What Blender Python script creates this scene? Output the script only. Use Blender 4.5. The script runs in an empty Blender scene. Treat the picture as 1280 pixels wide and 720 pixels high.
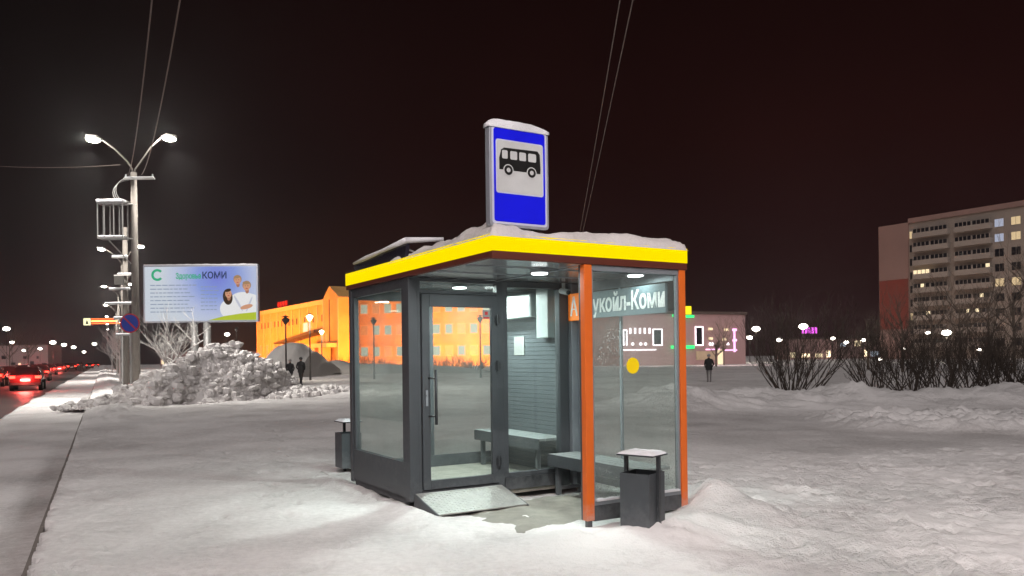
import bpy, math, random
from mathutils import Vector, Matrix, noise
random.seed(7)
scene = bpy.context.scene
COL = scene.collection
R = math.radians
F, HZ, ROLL, CAMH = 995.0, 446.0, R(0.7), 1.6

def P(x, y, d):
    """world point seen at photo pixel (x, y) at distance d in front of the camera"""
    dx, dy = (x-640)/F, (HZ-y)/F
    return Vector(((dx*math.cos(ROLL)+dy*math.sin(ROLL))*d, d, CAMH+(-dx*math.sin(ROLL)+dy*math.cos(ROLL))*d))
def XY(x, d): return (x-640)/F*d

# ------------------------------------------------------------------ materials
def nmat(name):
    m = bpy.data.materials.new(name); m.use_nodes = True
    nt = m.node_tree; nt.nodes.clear()
    out = nt.nodes.new('ShaderNodeOutputMaterial')
    return m, nt, out
def pmat(name, col, rough=0.5, metal=0.0, var=0.12, scale=6.0, bump=0.0, bscale=40.0, emit=None, estr=0.0, spec=None, coat=0.0):
    m, nt, out = nmat(name)
    N, L = nt.nodes, nt.links
    b = N.new('ShaderNodeBsdfPrincipled')
    b.inputs['Roughness'].default_value = rough; b.inputs['Metallic'].default_value = metal
    if spec is not None: b.inputs['Specular IOR Level'].default_value = spec
    if coat: b.inputs['Coat Weight'].default_value = coat
    tc = N.new('ShaderNodeTexCoord')
    nz = N.new('ShaderNodeTexNoise'); nz.inputs['Scale'].default_value = scale; nz.inputs['Detail'].default_value = 5
    L.new(tc.outputs['Object'], nz.inputs['Vector'])
    mx = N.new('ShaderNodeMix'); mx.data_type = 'RGBA'
    mx.inputs['A'].default_value = (*[max(0, c*(1-var)) for c in col], 1)
    mx.inputs['B'].default_value = (*[min(1, c*(1+var)) for c in col], 1)
    L.new(nz.outputs['Fac'], mx.inputs['Factor']); L.new(mx.outputs['Result'], b.inputs['Base Color'])
    if bump:
        n2 = N.new('ShaderNodeTexNoise'); n2.inputs['Scale'].default_value = bscale; n2.inputs['Detail'].default_value = 4
        L.new(tc.outputs['Object'], n2.inputs['Vector'])
        bp = N.new('ShaderNodeBump'); bp.inputs['Strength'].default_value = bump; bp.inputs['Distance'].default_value = 0.02
        L.new(n2.outputs['Fac'], bp.inputs['Height']); L.new(bp.outputs['Normal'], b.inputs['Normal'])
    if emit:
        b.inputs['Emission Color'].default_value = (*emit, 1); b.inputs['Emission Strength'].default_value = estr
    L.new(b.outputs['BSDF'], out.inputs['Surface'])
    return m
def emat(name, col, s):
    m, nt, out = nmat(name)
    e = nt.nodes.new('ShaderNodeEmission'); e.inputs['Color'].default_value = (*col, 1); e.inputs['Strength'].default_value = s
    nt.links.new(e.outputs['Emission'], out.inputs['Surface']); return m
def glassmat(name, tint=(0.955, 0.985, 0.972), refl=0.07, dust=0.05, dscale=3.0, dustcol=(0.75, 0.8, 0.78), spots=0.0):
    m, nt, out = nmat(name); N, L = nt.nodes, nt.links
    tr = N.new('ShaderNodeBsdfTransparent'); tr.inputs['Color'].default_value = (*tint, 1)
    gl = N.new('ShaderNodeBsdfGlossy'); gl.inputs['Roughness'].default_value = 0.02
    lw = N.new('ShaderNodeLayerWeight'); lw.inputs['Blend'].default_value = 0.12
    ma = N.new('ShaderNodeMath'); ma.operation = 'MULTIPLY_ADD'; ma.inputs[1].default_value = 0.8; ma.inputs[2].default_value = refl*0.35
    L.new(lw.outputs['Fresnel'], ma.inputs[0])
    mn = N.new('ShaderNodeMath'); mn.operation = 'MINIMUM'; mn.inputs[1].default_value = 0.35; L.new(ma.outputs[0], mn.inputs[0])
    m1 = N.new('ShaderNodeMixShader'); L.new(mn.outputs[0], m1.inputs[0]); L.new(tr.outputs[0], m1.inputs[1]); L.new(gl.outputs[0], m1.inputs[2])
    df = N.new('ShaderNodeBsdfDiffuse'); df.inputs['Color'].default_value = (*dustcol, 1)
    tl = N.new('ShaderNodeBsdfTranslucent'); tl.inputs['Color'].default_value = (*dustcol, 1)
    ms = N.new('ShaderNodeMixShader'); ms.inputs[0].default_value = 0.5
    L.new(df.outputs[0], ms.inputs[1]); L.new(tl.outputs[0], ms.inputs[2])
    tc = N.new('ShaderNodeTexCoord'); nz = N.new('ShaderNodeTexNoise'); nz.inputs['Scale'].default_value = dscale; nz.inputs['Detail'].default_value = 6
    L.new(tc.outputs['Object'], nz.inputs['Vector'])
    mr = N.new('ShaderNodeMapRange'); mr.inputs['From Min'].default_value = 0.3; mr.inputs['From Max'].default_value = 0.75
    mr.inputs['To Min'].default_value = dust*0.35; mr.inputs['To Max'].default_value = dust*1.6
    L.new(nz.outputs['Fac'], mr.inputs['Value'])
    fac = mr.outputs['Result']
    if spots:
        vo = N.new('ShaderNodeTexNoise'); vo.inputs['Scale'].default_value = 75; vo.inputs['Detail'].default_value = 2
        L.new(tc.outputs['Object'], vo.inputs['Vector'])
        m3 = N.new('ShaderNodeMapRange'); m3.inputs['From Min'].default_value = 0.55; m3.inputs['From Max'].default_value = 0.7
        m3.inputs['To Max'].default_value = spots
        L.new(vo.outputs['Fac'], m3.inputs['Value'])
        n4 = N.new('ShaderNodeTexNoise'); n4.inputs['Scale'].default_value = 1.6
        L.new(tc.outputs['Object'], n4.inputs['Vector'])
        m4 = N.new('ShaderNodeMapRange'); m4.inputs['From Min'].default_value = 0.42; m4.inputs['From Max'].default_value = 0.6
        L.new(n4.outputs['Fac'], m4.inputs['Value'])
        mu = N.new('ShaderNodeMath'); mu.operation = 'MULTIPLY'; L.new(m3.outputs[0], mu.inputs[0]); L.new(m4.outputs[0], mu.inputs[1])
        ad = N.new('ShaderNodeMath'); ad.operation = 'ADD'; L.new(fac, ad.inputs[0]); L.new(mu.outputs[0], ad.inputs[1]); fac = ad.outputs[0]
    m2 = N.new('ShaderNodeMixShader'); L.new(fac, m2.inputs[0]); L.new(m1.outputs[0], m2.inputs[1]); L.new(ms.outputs[0], m2.inputs[2])
    L.new(m2.outputs[0], out.inputs['Surface']); return m
def snowmat(name, fresh=(0.82, 0.83, 0.86), packed=(0.42, 0.42, 0.42), attr=None, var=0.10, bstr=0.5, fine=1.0, base_pack=0.0, dist=0.05):
    m, nt, out = nmat(name); N, L = nt.nodes, nt.links
    b = N.new('ShaderNodeBsdfPrincipled'); b.inputs['Roughness'].default_value = 0.75
    b.inputs['Specular IOR Level'].default_value = 0.3
    tc = N.new('ShaderNodeTexCoord')
    def noi(s, d=6, r=0.6, stretch=None):
        n = N.new('ShaderNodeTexNoise'); n.inputs['Scale'].default_value = s; n.inputs['Detail'].default_value = d; n.inputs['Roughness'].default_value = r
        if stretch:
            mp = N.new('ShaderNodeMapping'); mp.inputs['Scale'].default_value = stretch; mp.inputs['Rotation'].default_value = (0, 0, R(-27))
            L.new(tc.outputs['Object'], mp.inputs['Vector']); L.new(mp.outputs[0], n.inputs['Vector'])
        else: L.new(tc.outputs['Object'], n.inputs['Vector'])
        return n
    mix = N.new('ShaderNodeMix'); mix.data_type = 'RGBA'
    mix.inputs['A'].default_value = (*fresh, 1); mix.inputs['B'].default_value = (*packed, 1)
    n1 = noi(1.3*fine, 8, 0.65, (1.0, .45, 1.0)); n0 = noi(14*fine, 5, 0.7)
    am = N.new('ShaderNodeMath'); am.operation = 'MULTIPLY_ADD'; am.inputs[1].default_value = var*3; am.inputs[2].default_value = -var*1.5
    L.new(n1.outputs['Fac'], am.inputs[0])
    bm = N.new('ShaderNodeMath'); bm.operation = 'MULTIPLY_ADD'; bm.inputs[1].default_value = var*3.5; L.new(n0.outputs['Fac'], bm.inputs[0])
    bm.inputs[2].default_value = -var*1.75
    s = N.new('ShaderNodeMath'); s.operation = 'ADD'; L.new(am.outputs[0], s.inputs[0]); L.new(bm.outputs[0], s.inputs[1])
    s2 = N.new('ShaderNodeMath'); s2.operation = 'ADD'; s2.use_clamp = True; L.new(s.outputs[0], s2.inputs[0])
    if attr:
        at = N.new('ShaderNodeAttribute'); at.attribute_name = attr; L.new(at.outputs['Fac'], s2.inputs[1])
    else: s2.inputs[1].default_value = base_pack
    L.new(s2.outputs[0], mix.inputs['Factor']); L.new(mix.outputs['Result'], b.inputs['Base Color'])
    na = noi(7*fine, 8, 0.65); nb = noi(45*fine, 4, 0.6)
    mm = N.new('ShaderNodeMath'); mm.operation = 'MULTIPLY_ADD'; mm.inputs[1].default_value = 0.35; L.new(nb.outputs['Fac'], mm.inputs[0]); L.new(na.outputs['Fac'], mm.inputs[2])
    bp = N.new('ShaderNodeBump'); bp.inputs['Strength'].default_value = bstr; bp.inputs['Distance'].default_value = dist
    nm = noi(.55*fine, 3, .5); rr = N.new('ShaderNodeMapRange'); rr.inputs['From Min'].default_value = .38; rr.inputs['From Max'].default_value = .62
    rr.inputs['To Min'].default_value = bstr*.25; rr.inputs['To Max'].default_value = min(1.0, bstr*1.15)
    L.new(nm.outputs['Fac'], rr.inputs[0]); L.new(rr.outputs[0], bp.inputs['Strength'])
    L.new(mm.outputs[0], bp.inputs['Height']); L.new(bp.outputs['Normal'], b.inputs['Normal'])
    L.new(b.outputs['BSDF'], out.inputs['Surface']); return m

M = {}
M['graphite'] = pmat('graphite_paint', (0.062, 0.070, 0.078), 0.42, 0.2, 0.15, 5, 0.05, 60)
M['graphite_dark'] = pmat('graphite_dark_paint', (0.03, 0.034, 0.038), 0.5, 0.1, 0.15, 5)
M['alu'] = pmat('grey_aluminium', (0.30, 0.33, 0.36), 0.38, 0.5, 0.1, 8)
M['orange'] = pmat('orange_paint', (0.72, 0.14, 0.014), 0.45, 0, 0.1, 9, 0.04, 50)
M['yellow_strip'] = emat('yellow_lit_strip', (1.0, 0.74, 0.0), 1.08)
M['ceiling'] = pmat('ceiling_panel', (0.55, 0.57, 0.58), 0.22, 0.75, 0.1, 3)
M['siding'] = None
M['glass'] = glassmat('pane_glass', dust=0.028, spots=.05)
M['glass_frost'] = glassmat('dusty_pane_glass', dust=0.045, dscale=1.4, spots=0.26)
M['lampwhite'] = emat('led_disc', (0.93, 1.0, 0.98), 7)
M['white'] = pmat('white_plastic', (0.42, 0.46, 0.46), 0.4, 0, 0.05, 4)
M['paper'] = pmat('paper', (0.30, 0.31, 0.30), 0.8, 0, 0.12, 25)
M['blue'] = pmat('sign_blue', (0.010, 0.012, 0.80), 0.35, 0, 0.06, 3, spec=0.3)
M['signwhite'] = pmat('sign_white', (0.60, 0.62, 0.62), 0.4, 0, 0.10, 9)
M['signedge'] = pmat('sign_edge', (0.62, 0.64, 0.80), 0.4, 0, 0.06, 9)
M['signframe'] = pmat('sign_frame', (0.42, 0.44, 0.50), 0.35, 0.4, 0.06, 9)
M['black'] = pmat('sign_black', (0.012, 0.012, 0.012), 0.4, 0, 0.05)
M['signgrey'] = pmat('name_board_grey', (0.15, 0.20, 0.225), 0.5, 0, 0.08, 4)
M['signorange'] = pmat('name_board_orange', (0.90, 0.24, 0.03), 0.5, 0, 0.06, 4, emit=(1.0, 0.24, 0.02), estr=0.25)
M['textwhite'] = pmat('letter_white', (0.88, 0.9, 0.9), 0.5, 0, 0.04, 4)
M['yellowdot'] = pmat('yellow_film', (0.95, 0.68, 0.0), 0.5, 0, 0.05, 5, emit=(1, 0.65, 0), estr=0.08)
M['red'] = pmat('red_film', (0.6, 0.02, 0.02), 0.5)
M['steelplate'] = pmat('worn_steel_plate', (0.42, 0.42, 0.40), 0.5, 0.5, 0.25, 12, 0.5, 35)
M['bench'] = pmat('bench_slat', (0.23, 0.25, 0.25), 0.5, 0, 0.15, 9)
M['snow'] = snowmat('snow_soft', var=0.12, bstr=0.8, fine=1.6)
M['snow_roof'] = snowmat('roof_snow', fresh=(0.70, 0.665, 0.65), packed=(0.34, 0.30, 0.28), var=0.2, bstr=0.7, fine=2.2, base_pack=0.15)
M['snow_chunk'] = snowmat('snow_heap_chunks', fresh=(0.90, 0.88, 0.86), packed=(0.30, 0.23, 0.19), var=0.42, bstr=0.8, fine=1.0, base_pack=0.0, dist=0.1)
M['snow_dirty'] = snowmat('snow_dirty_heap', fresh=(0.5, 0.49, 0.47), packed=(0.22, 0.21, 0.20), var=0.12, bstr=0.6, fine=0.7, base_pack=0.25, dist=0.15)
M['concrete'] = pmat('concrete', (0.27, 0.255, 0.235), 0.85, 0, 0.3, 3, 0.3, 20)
M['concrete_dark'] = pmat('dark_concrete', (0.15, 0.135, 0.12), 0.85, 0, 0.3, 3, 0.3, 20)
M['concrete_snowy'] = pmat('trodden_pad', (0.27, 0.26, 0.225), 0.7, 0, 0.5, 5, 0.5, 25)
M['steel'] = pmat('galvanised_steel', (0.38, 0.38, 0.37), 0.5, 0.4, 0.15, 7)
M['steel_dark'] = pmat('dark_steel', (0.07, 0.065, 0.06), 0.6, 0.2, 0.2, 7)
M['lamphead'] = emat('street_lamp_lens', (1.0, 0.96, 0.84), 22)
M['farlamp'] = emat('far_lamp_lens', (1.0, 0.93, 0.80), 16)
M['warmlamp'] = emat('warm_lamp_lens', (1.0, 0.72, 0.38), 10)
M['wire'] = pmat('wire', (0.20, 0.16, 0.14), 0.6)
M['bark'] = pmat('bark', (0.065, 0.050, 0.040), 0.9, 0, 0.3, 9)
M['bark_pale'] = pmat('pale_bark', (0.15, 0.12, 0.095), 0.9, 0, 0.3, 9)
M['frost'] = pmat('frosted_twig', (0.62, 0.60, 0.58), 0.8, 0, 0.15, 9)

# ------------------------------------------------------------------ mesh builder
class MB:
    def __init__(s): s.v = []; s.f = []; s.m = []
    def poly(s, pts, mi=0):
        n = len(s.v); s.v += [tuple(p) for p in pts]; s.f.append(tuple(range(n, n+len(pts)))); s.m.append(mi); return s
    def box(s, x0, x1, y0, y1, z0, z1, mi=0, T=None):
        n = len(s.v)
        pts = [Vector((x, y, z)) for z in (z0, z1) for y in (y0, y1) for x in (x0, x1)]
        if T: pts = [T @ p for p in pts]
        s.v += [tuple(p) for p in pts]
        for f in ((0, 2, 3, 1), (4, 5, 7, 6), (0, 1, 5, 4), (2, 6, 7, 3), (0, 4, 6, 2), (1, 3, 7, 5)):
            s.f.append(tuple(n+i for i in f)); s.m.append(mi)
        return s
    def tube(s, pts, rad, sides=6, mi=0, cap=True):
        pts = [Vector(p) for p in pts]
        if not hasattr(rad, '__len__'): rad = [rad]*len(pts)
        n0 = len(s.v); prev = None
        for i, p in enumerate(pts):
            d = (pts[min(i+1, len(pts)-1)]-pts[max(i-1, 0)])
            if d.length < 1e-9: d = Vector((0, 0, 1))
            d.normalize()
            if prev is None:
                a = Vector((0, 0, 1)) if abs(d.z) < 0.9 else Vector((1, 0, 0))
                x = d.cross(a).normalized()
            else:
                x = (prev-d*prev.dot(d))
                x = x.normalized() if x.length > 1e-6 else d.cross(Vector((1, 0, 0))).normalized()
            prev = x; y = d.cross(x)
            for k in range(sides):
                a = 2*math.pi*k/sides
                s.v.append(tuple(p+(x*math.cos(a)+y*math.sin(a))*rad[i]))
        for i in range(len(pts)-1):
            for k in range(sides):
                k2 = (k+1) % sides
                s.f.append((n0+i*sides+k, n0+i*sides+k2, n0+(i+1)*sides+k2, n0+(i+1)*sides+k)); s.m.append(mi)
        if cap and sides > 2:
            s.f.append(tuple(n0+k for k in reversed(range(sides)))); s.m.append(mi)
            e = n0+(len(pts)-1)*sides
            s.f.append(tuple(e+k for k in range(sides))); s.m.append(mi)
        return s
    def prism(s, pts, off, mi=0):
        """extrude polygon pts (3D) by vector off"""
        n = len(s.v); k = len(pts); off = Vector(off)
        s.v += [tuple(p) for p in pts] + [tuple(Vector(p)+off) for p in pts]
        s.f.append(tuple(reversed(range(n, n+k)))); s.m.append(mi)
        s.f.append(tuple(range(n+k, n+2*k))); s.m.append(mi)
        for i in range(k):
            j = (i+1) % k
            s.f.append((n+i, n+j, n+k+j, n+k+i)); s.m.append(mi)
        return s
    def sphere(s, c, r, seg=12, rings=8, mi=0, sc=(1, 1, 1)):
        n = len(s.v)
        for i in range(rings+1):
            t = math.pi*i/rings
            for k in range(seg):
                a = 2*math.pi*k/seg
                s.v.append((c[0]+r*sc[0]*math.sin(t)*math.cos(a), c[1]+r*sc[1]*math.sin(t)*math.sin(a), c[2]+r*sc[2]*math.cos(t)))
        for i in range(rings):
            for k in range(seg):
                k2 = (k+1) % seg
                s.f.append((n+i*seg+k, n+(i+1)*seg+k, n+(i+1)*seg+k2, n+i*seg+k2)); s.m.append(mi)
        return s
    def chunk(s, c, r, rnd, mi=0):
        """an irregular angular lump"""
        n = len(s.v); seg, rings = 6, 4
        sx, sy, sz = [rnd.uniform(0.6, 1.3) for _ in range(3)]
        rot = Matrix.Rotation(rnd.uniform(0, 6.28), 3, 'Z') @ Matrix.Rotation(rnd.uniform(-.6, .6), 3, 'X')
        for i in range(rings+1):
            t = math.pi*i/rings
            for k in range(seg):
                a = 2*math.pi*k/seg; q = r*(rnd.uniform(0.75, 1.2) if 0 < i < rings else 0.85)
                p = rot @ Vector((q*sx*math.sin(t)*math.cos(a), q*sy*math.sin(t)*math.sin(a), q*sz*math.cos(t)*0.8))
                s.v.append((c[0]+p.x, c[1]+p.y, c[2]+p.z))
        for i in range(rings):
            for k in range(seg):
                k2 = (k+1) % seg
                s.f.append((n+i*seg+k, n+(i+1)*seg+k, n+(i+1)*seg+k2, n+i*seg+k2)); s.m.append(mi)
    def build(s, name, mats, parent=None, smooth=False, bevel=0.0):
        me = bpy.data.meshes.new(name)
        me.from_pydata(s.v, [], s.f)
        if not isinstance(mats, (list, tuple)): mats = [mats]
        for m in mats: me.materials.append(m)
        if len(mats) > 1: me.polygons.foreach_set('material_index', s.m)
        if smooth: me.polygons.foreach_set('use_smooth', [True]*len(me.polygons))
        me.update()
        o = bpy.data.objects.new(name, me); COL.objects.link(o)
        if parent: o.parent = parent
        if bevel:
            b = o.modifiers.new('Bevel', 'BEVEL'); b.width = bevel; b.segments = 2; b.limit_method = 'ANGLE'
        return o
def tag(o, label=None, cat=None, group=None, kind=None):
    if label: o['label'] = label
    if cat: o['category'] = cat
    if group: o['group'] = group
    if kind: o['kind'] = kind
    return o
def empty(name, loc=(0, 0, 0), rz=0.0, label=None, cat=None, group=None):
    o = bpy.data.objects.new(name, None); COL.objects.link(o)
    o.location = loc; o.rotation_euler = (0, 0, rz); o.empty_display_size = 0.2
    return tag(o, label, cat, group)
def kids(o): return [c for c in bpy.data.objects if c.parent == o]
def copy_tree(o, parent=None):
    c = o.copy(); COL.objects.link(c); c.parent = parent
    for ch in kids(o): copy_tree(ch, c)
    return c
def text_obj(name, body, size, T, mat, parent, thick=0.0, bold=0.0, sx=1.0, shear=0.0):
    cu = bpy.data.curves.new(name, 'FONT'); cu.body = body; cu.size = size; cu.offset = bold; cu.extrude = thick; cu.shear = shear
    cu.resolution_u = 3
    tmp = bpy.data.objects.new(name+'_tmp', cu); COL.objects.link(tmp)
    dg = bpy.context.evaluated_depsgraph_get(); dg.update()
    me = bpy.data.meshes.new_from_object(tmp.evaluated_get(dg))
    bpy.data.objects.remove(tmp)
    me.name = name
    xs = [v.co.x for v in me.vertices]; w = max(xs)-min(xs); x0 = min(xs)
    fit = sx/w if sx else 1
    for v in me.vertices:
        v.co.x = (v.co.x-x0)*fit; v.co = T @ v.co
    me.materials.clear(); me.materials.append(mat)
    o = bpy.data.objects.new(name, me); COL.objects.link(o); o.parent = parent
    return o

# ------------------------------------------------------------------ camera
cam = bpy.data.cameras.new('camera'); co = bpy.data.objects.new('camera', cam); COL.objects.link(co)
co.location = (0, 0, CAMH); co.rotation_euler = (R(90), ROLL, 0)
cam.sensor_width = 36; cam.lens = F/1280*36; cam.shift_y = (HZ-360)/1280
cam.clip_start = 0.05; cam.clip_end = 5000
scene.camera = co

# ------------------------------------------------------------------ ground
rd = Vector((-math.sin(R(27.2)), math.cos(R(27.2)))); rn = Vector((rd.y, -rd.x)); K0 = Vector((-0.6, 0.0))
def W(s, t): p = K0+rd*s+rn*t; return p.x, p.y
def ST(x, y): q = Vector((x, y))-K0; return q.dot(rd), q.dot(rn)
C0 = Vector((-0.16, 6.88)); UA = math.atan2(.517, .856)
ud = Vector((math.cos(UA), math.sin(UA))); vd = Vector((-ud.y, ud.x))
def UV(x, y): q = Vector((x, y))-C0; return q.dot(ud), q.dot(vd)
def nz(x, y, z=0.0): return noise.noise(Vector((x, y, z)))
def sm(a, b, x):
    if a == b: return 1.0 if x > a else 0.0
    t = max(0.0, min(1.0, (x-a)/(b-a))); return t*t*(3-2*t)
def fbm(x, y, o=4, z=0.0): return noise.fractal(Vector((x, y, z)), 1.0, 2.0, o)
def cells(x, y):
    d, _ = noise.voronoi(Vector((x, y, 0.0))); return d[1]-d[0]
def gh(x, y):
    """height and packedness of the snow ground"""
    s, t = ST(x, y); u, v = UV(x, y)
    h = 0.035*nz(x*.35, y*.35)+0.014*fbm(x*1.5, y*1.5)+.012*fbm(x*4, y*6, 3)
    pack = 0.20+0.30*nz(x*.22+5, y*.22)+.12*nz(x*.9, y*.9+3)
    d = math.hypot(x, y)
    if t < 0:   # carriageway side lies a kerb lower
        h = -0.13+0.01*fbm(x*1.5, y*1.5); pack = 0.10+0.2*nz(x*.5, y*.5)
        pack += 0.75*sm(-.46, -.34, t+.12*nz(s*.3, 1.0))*(1-.9*sm(9, 22, s))
        # wheel ruts along the lay-by
        pack += 0.12*math.exp(-((t+1.5+.1*nz(s*.2, 4))/.22)**2)
        return h, pack
    # trodden, rougher snow in the right foreground and around the shelter
    rough = sm(0.3, 1.6, x-0.05*y)*(1-sm(11.0, 13.5, y-0.12*x))
    h += rough*(0.038*abs(fbm(x*1.9, y*2.9))+0.022*(.5-min(.5, cells(x*2.2, y*3)))+0.022*fbm(x*5, y*7))
    pack -= 0.16*rough
    # smooth packed path sweeping round behind
    path = sm(11.0, 13.5, y-0.12*x)*(1-sm(20.5, 21.5, y))*sm(2.0, 5.0, x)
    pack += 0.20*path
    # churned triangle of snow at the right
    tri = sm(0, 1.2, (x-6.6))*sm(0, 1.0, (y-(15.8-0.33*(x-7.0)))) * (1-sm(19.3, 20.3, y))
    h += tri*(0.10+0.26*abs(fbm(x*1.0, y*1.3))+0.10*fbm(x*3, y*3.5)+.05*(.5-min(.5, cells(x*1.6, y*2)))); pack -= 0.45*tri
    # snow bank
    bx = sm(1.0, 4.5, x)
    bank = math.exp(-((y-23.6-0.5*nz(x*.15, 3))/1.75)**2)*bx
    h += bank*(0.50+0.22*nz(x*.45, 7)+0.22*fbm(x*1.1+y*.8, y*1.1)+.09*fbm(x*3.5+y*3, y*3)-0.10*sm(18, 40, x))
    pack -= 0.25*bank
    h += 0.30*math.exp(-(((x-5.0)/0.9)**2+((y-22.6)/0.9)**2))*(1+.4*fbm(x*2, y*2))
    if y > 25.5: h += 0.25*bx*sm(25.5, 30, y)*0.4+0.05*fbm(x*.8, y*.8); pack += 0.1*bx
    # drifts and lumps by the shelter
    def g(cx, cy, r, a, e=1.0): return a*math.exp(-((((x-cx)/r)**2+((y-cy)/r/e)**2)))
    h += g(2.05, 8.15, 0.27, 0.30)*(1+.3*fbm(x*6, y*6)) + g(2.35, 7.8, 0.28, 0.13)
    h += g(1.35, 6.95, 0.32, 0.09)*(1+.5*fbm(x*7, y*7)) + g(1.0, 7.05, .2, .06) + g(-.98, 8.0, .22, .045)*(1+.5*fbm(x*8, y*8)) + g(-.55, 7.95, .3, .015) + g(0.55, 7.05, 0.3, 0.05)
    h += g(1.75, 7.35, 0.45, 0.09)*(1+.5*fbm(x*5, y*5))
    if -0.7 < u < 0.25 and 1.2 < v < 4.6:
        h += 0.10*math.exp(-((u+0.10)/.16)**2)*(0.5+0.6*abs(fbm(x*4, y*4)))*sm(1.2, 1.9, v)
    # hollow of trodden snow in the open bay
    bay = sm(-0.1, 0.15, u)*(1-sm(2.3, 2.5, u))*sm(-0.15, 0.3, v)*(1-sm(3.9, 4.1, v))
    h -= 0.03*bay; pack += 0.20*bay
    # ploughed wheel trail at the right
    tx = 3.9+(y-8.0)*0.05+0.25*math.sin(y*.9)
    h += 0.055*math.exp(-((x-(3.18+.29*(y-5.75)+.03*math.sin(y*5)))/.05)**2)*(1-sm(7.7, 8.2, y))
    # windrow at the platform's edge and dark nicks along the kerb
    h += 0.03*math.exp(-((t-.35)/.22)**2)*abs(fbm(s*1.2, t*3))
    h += .22*sm(20, 30, s)*math.exp(-((t-.9)/.6)**2)*(.5+abs(fbm(s*.7, t*1.5)))
    if d > 12: # patches left of the shelter
        lt = sm(13, 26, y)*(1-sm(0, 3, x)); h += 0.05*lt*abs(fbm(x*.9, y*.9)); pack += 0.25*lt*max(0, nz(x*.6, y*.8, 4))
    return h, pack
def spaced(segs):
    out = []; 
    for a, b, d0, g in segs:
        x = a; d = d0
        while x < b-1e-6:
            out.append(x); x += d; d *= g
    out.append(segs[-1][1]); return out
S = sorted(set([-400, -150, -60, -30, -15, -8, -4]+spaced([(-2, 24, .075, 1.0), (24, 46, .12, 1.012), (46, 430, 1.0, 1.10)])))
Tn = sorted(set([-400, -200, -100, -60, -40, -28, -20, -14, -10, -7, -5]+spaced([(-4, -.14, .12, 1.0)])+[-.10, -0.002, 0.0]+
     spaced([(0.06, 17, .055, 1.0), (17, 34, .09, 1.02), (34, 400, 1.0, 1.12)])))
gv, gf, gp = [], [], []
for s in S:
    for t in Tn:
        x, y = W(s, t); h, p = gh(x, y)
        gv.append((x, y, h)); gp.append(max(0, min(1, p)))
nt_ = len(Tn)
for i in range(len(S)-1):
    for j in range(nt_-1):
        a = i*nt_+j; gf.append((a, a+1, a+nt_+1, a+nt_))
import bisect
def stamp(x, y, ang, depth=.022, la=.15, wa=.055):
    s0, t0 = ST(x, y); ca, sa = math.cos(ang), math.sin(ang)
    for i in range(bisect.bisect_left(S, s0-.26), bisect.bisect_right(S, s0+.26)):
        for j in range(bisect.bisect_left(Tn, t0-.26), bisect.bisect_right(Tn, t0+.26)):
            k = i*len(Tn)+j; X, Y, Z = gv[k]; dx, dy = X-x, Y-y
            a = (dx*ca+dy*sa)/la; b = (-dx*sa+dy*ca)/wa; r = a*a+b*b
            if r < 5: gv[k] = (X, Y, Z-depth*1.7*math.exp(-r*.8)+depth*.8*math.exp(-((math.sqrt(r)-1.5)/.4)**2)); gp[k] = max(0, min(1, gp[k]+.28*math.exp(-r)))
frnd = random.Random(12)
def trail(x0, y0, x1, y1, wob=.25, depth=.022):
    L_ = math.hypot(x1-x0, y1-y0); n = int(L_/.62); ang = math.atan2(y1-y0, x1-x0); ox, oy = -math.sin(ang), math.cos(ang)
    for i in range(n):
        q = i/n; sd = .11*(1 if i % 2 else -1)+wob*math.sin(q*4+x0)
        stamp(x0+(x1-x0)*q+ox*sd+frnd.uniform(-.04, .04), y0+(y1-y0)*q+oy*sd+frnd.uniform(-.05, .05), ang+frnd.uniform(-.2, .2), depth*frnd.uniform(.6, 1.2))
for tr_ in [(-2.6, 5.2, -.5, 7.9), (-1.7, 5, .2, 7.7), (3.4, 5.2, .3, 7.6), (2.4, 6.6, 6.2, 12), (2.9, 6.2, 8.5, 13), (4.6, 5.6, 2.6, 9.8), (5.2, 7.5, 2.4, 8.6), (6.8, 8.5, 2.7, 11.5), (4.0, 6.2, 7.5, 9.2), (3.2, 9.5, 9.5, 11.5), (-5.5, 14, -1.4, 7.2), (-7, 22, -2.6, 9), (-3.5, 6.2, -2.4, 12), (6, 6.5, 9, 12.5), (1.6, 5.4, 6.0, 7.4), (3.3, 8.0, 4.4, 13.5), (9.8, 13.6, 5.6, 12.2), (-1.0, 5.6, 3.6, 6.1)]: trail(*tr_)
for _ in range(170):
    u_ = frnd.random(); stamp(frnd.uniform(2.2, 9.5), 5.6+7.5*u_**1.3, frnd.uniform(0, 6.28), .026*frnd.uniform(.5, 1.3), .15*frnd.uniform(.8, 1.5), .06*frnd.uniform(.8, 1.6))
me = bpy.data.meshes.new('ground'); me.from_pydata(gv, [], gf)
me.polygons.foreach_set('use_smooth', [True]*len(gf))
at = me.attributes.new('pack', 'FLOAT', 'POINT'); at.data.foreach_set('value', gp); me.update()
# faces must look up
if me.polygons[0].normal.z < 0: me.flip_normals()
M['ground'] = snowmat('trodden_snow', fresh=(0.86, 0.845, 0.835), packed=(0.40, 0.375, 0.365), attr='pack', var=0.26, bstr=0.9, fine=1.0, dist=0.075)
me.materials.append(M['ground'])
go = bpy.data.objects.new('ground', me); COL.objects.link(go)
tag(go, 'trodden snow covering the open ground around the shelter', 'ground', kind='structure')

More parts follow.
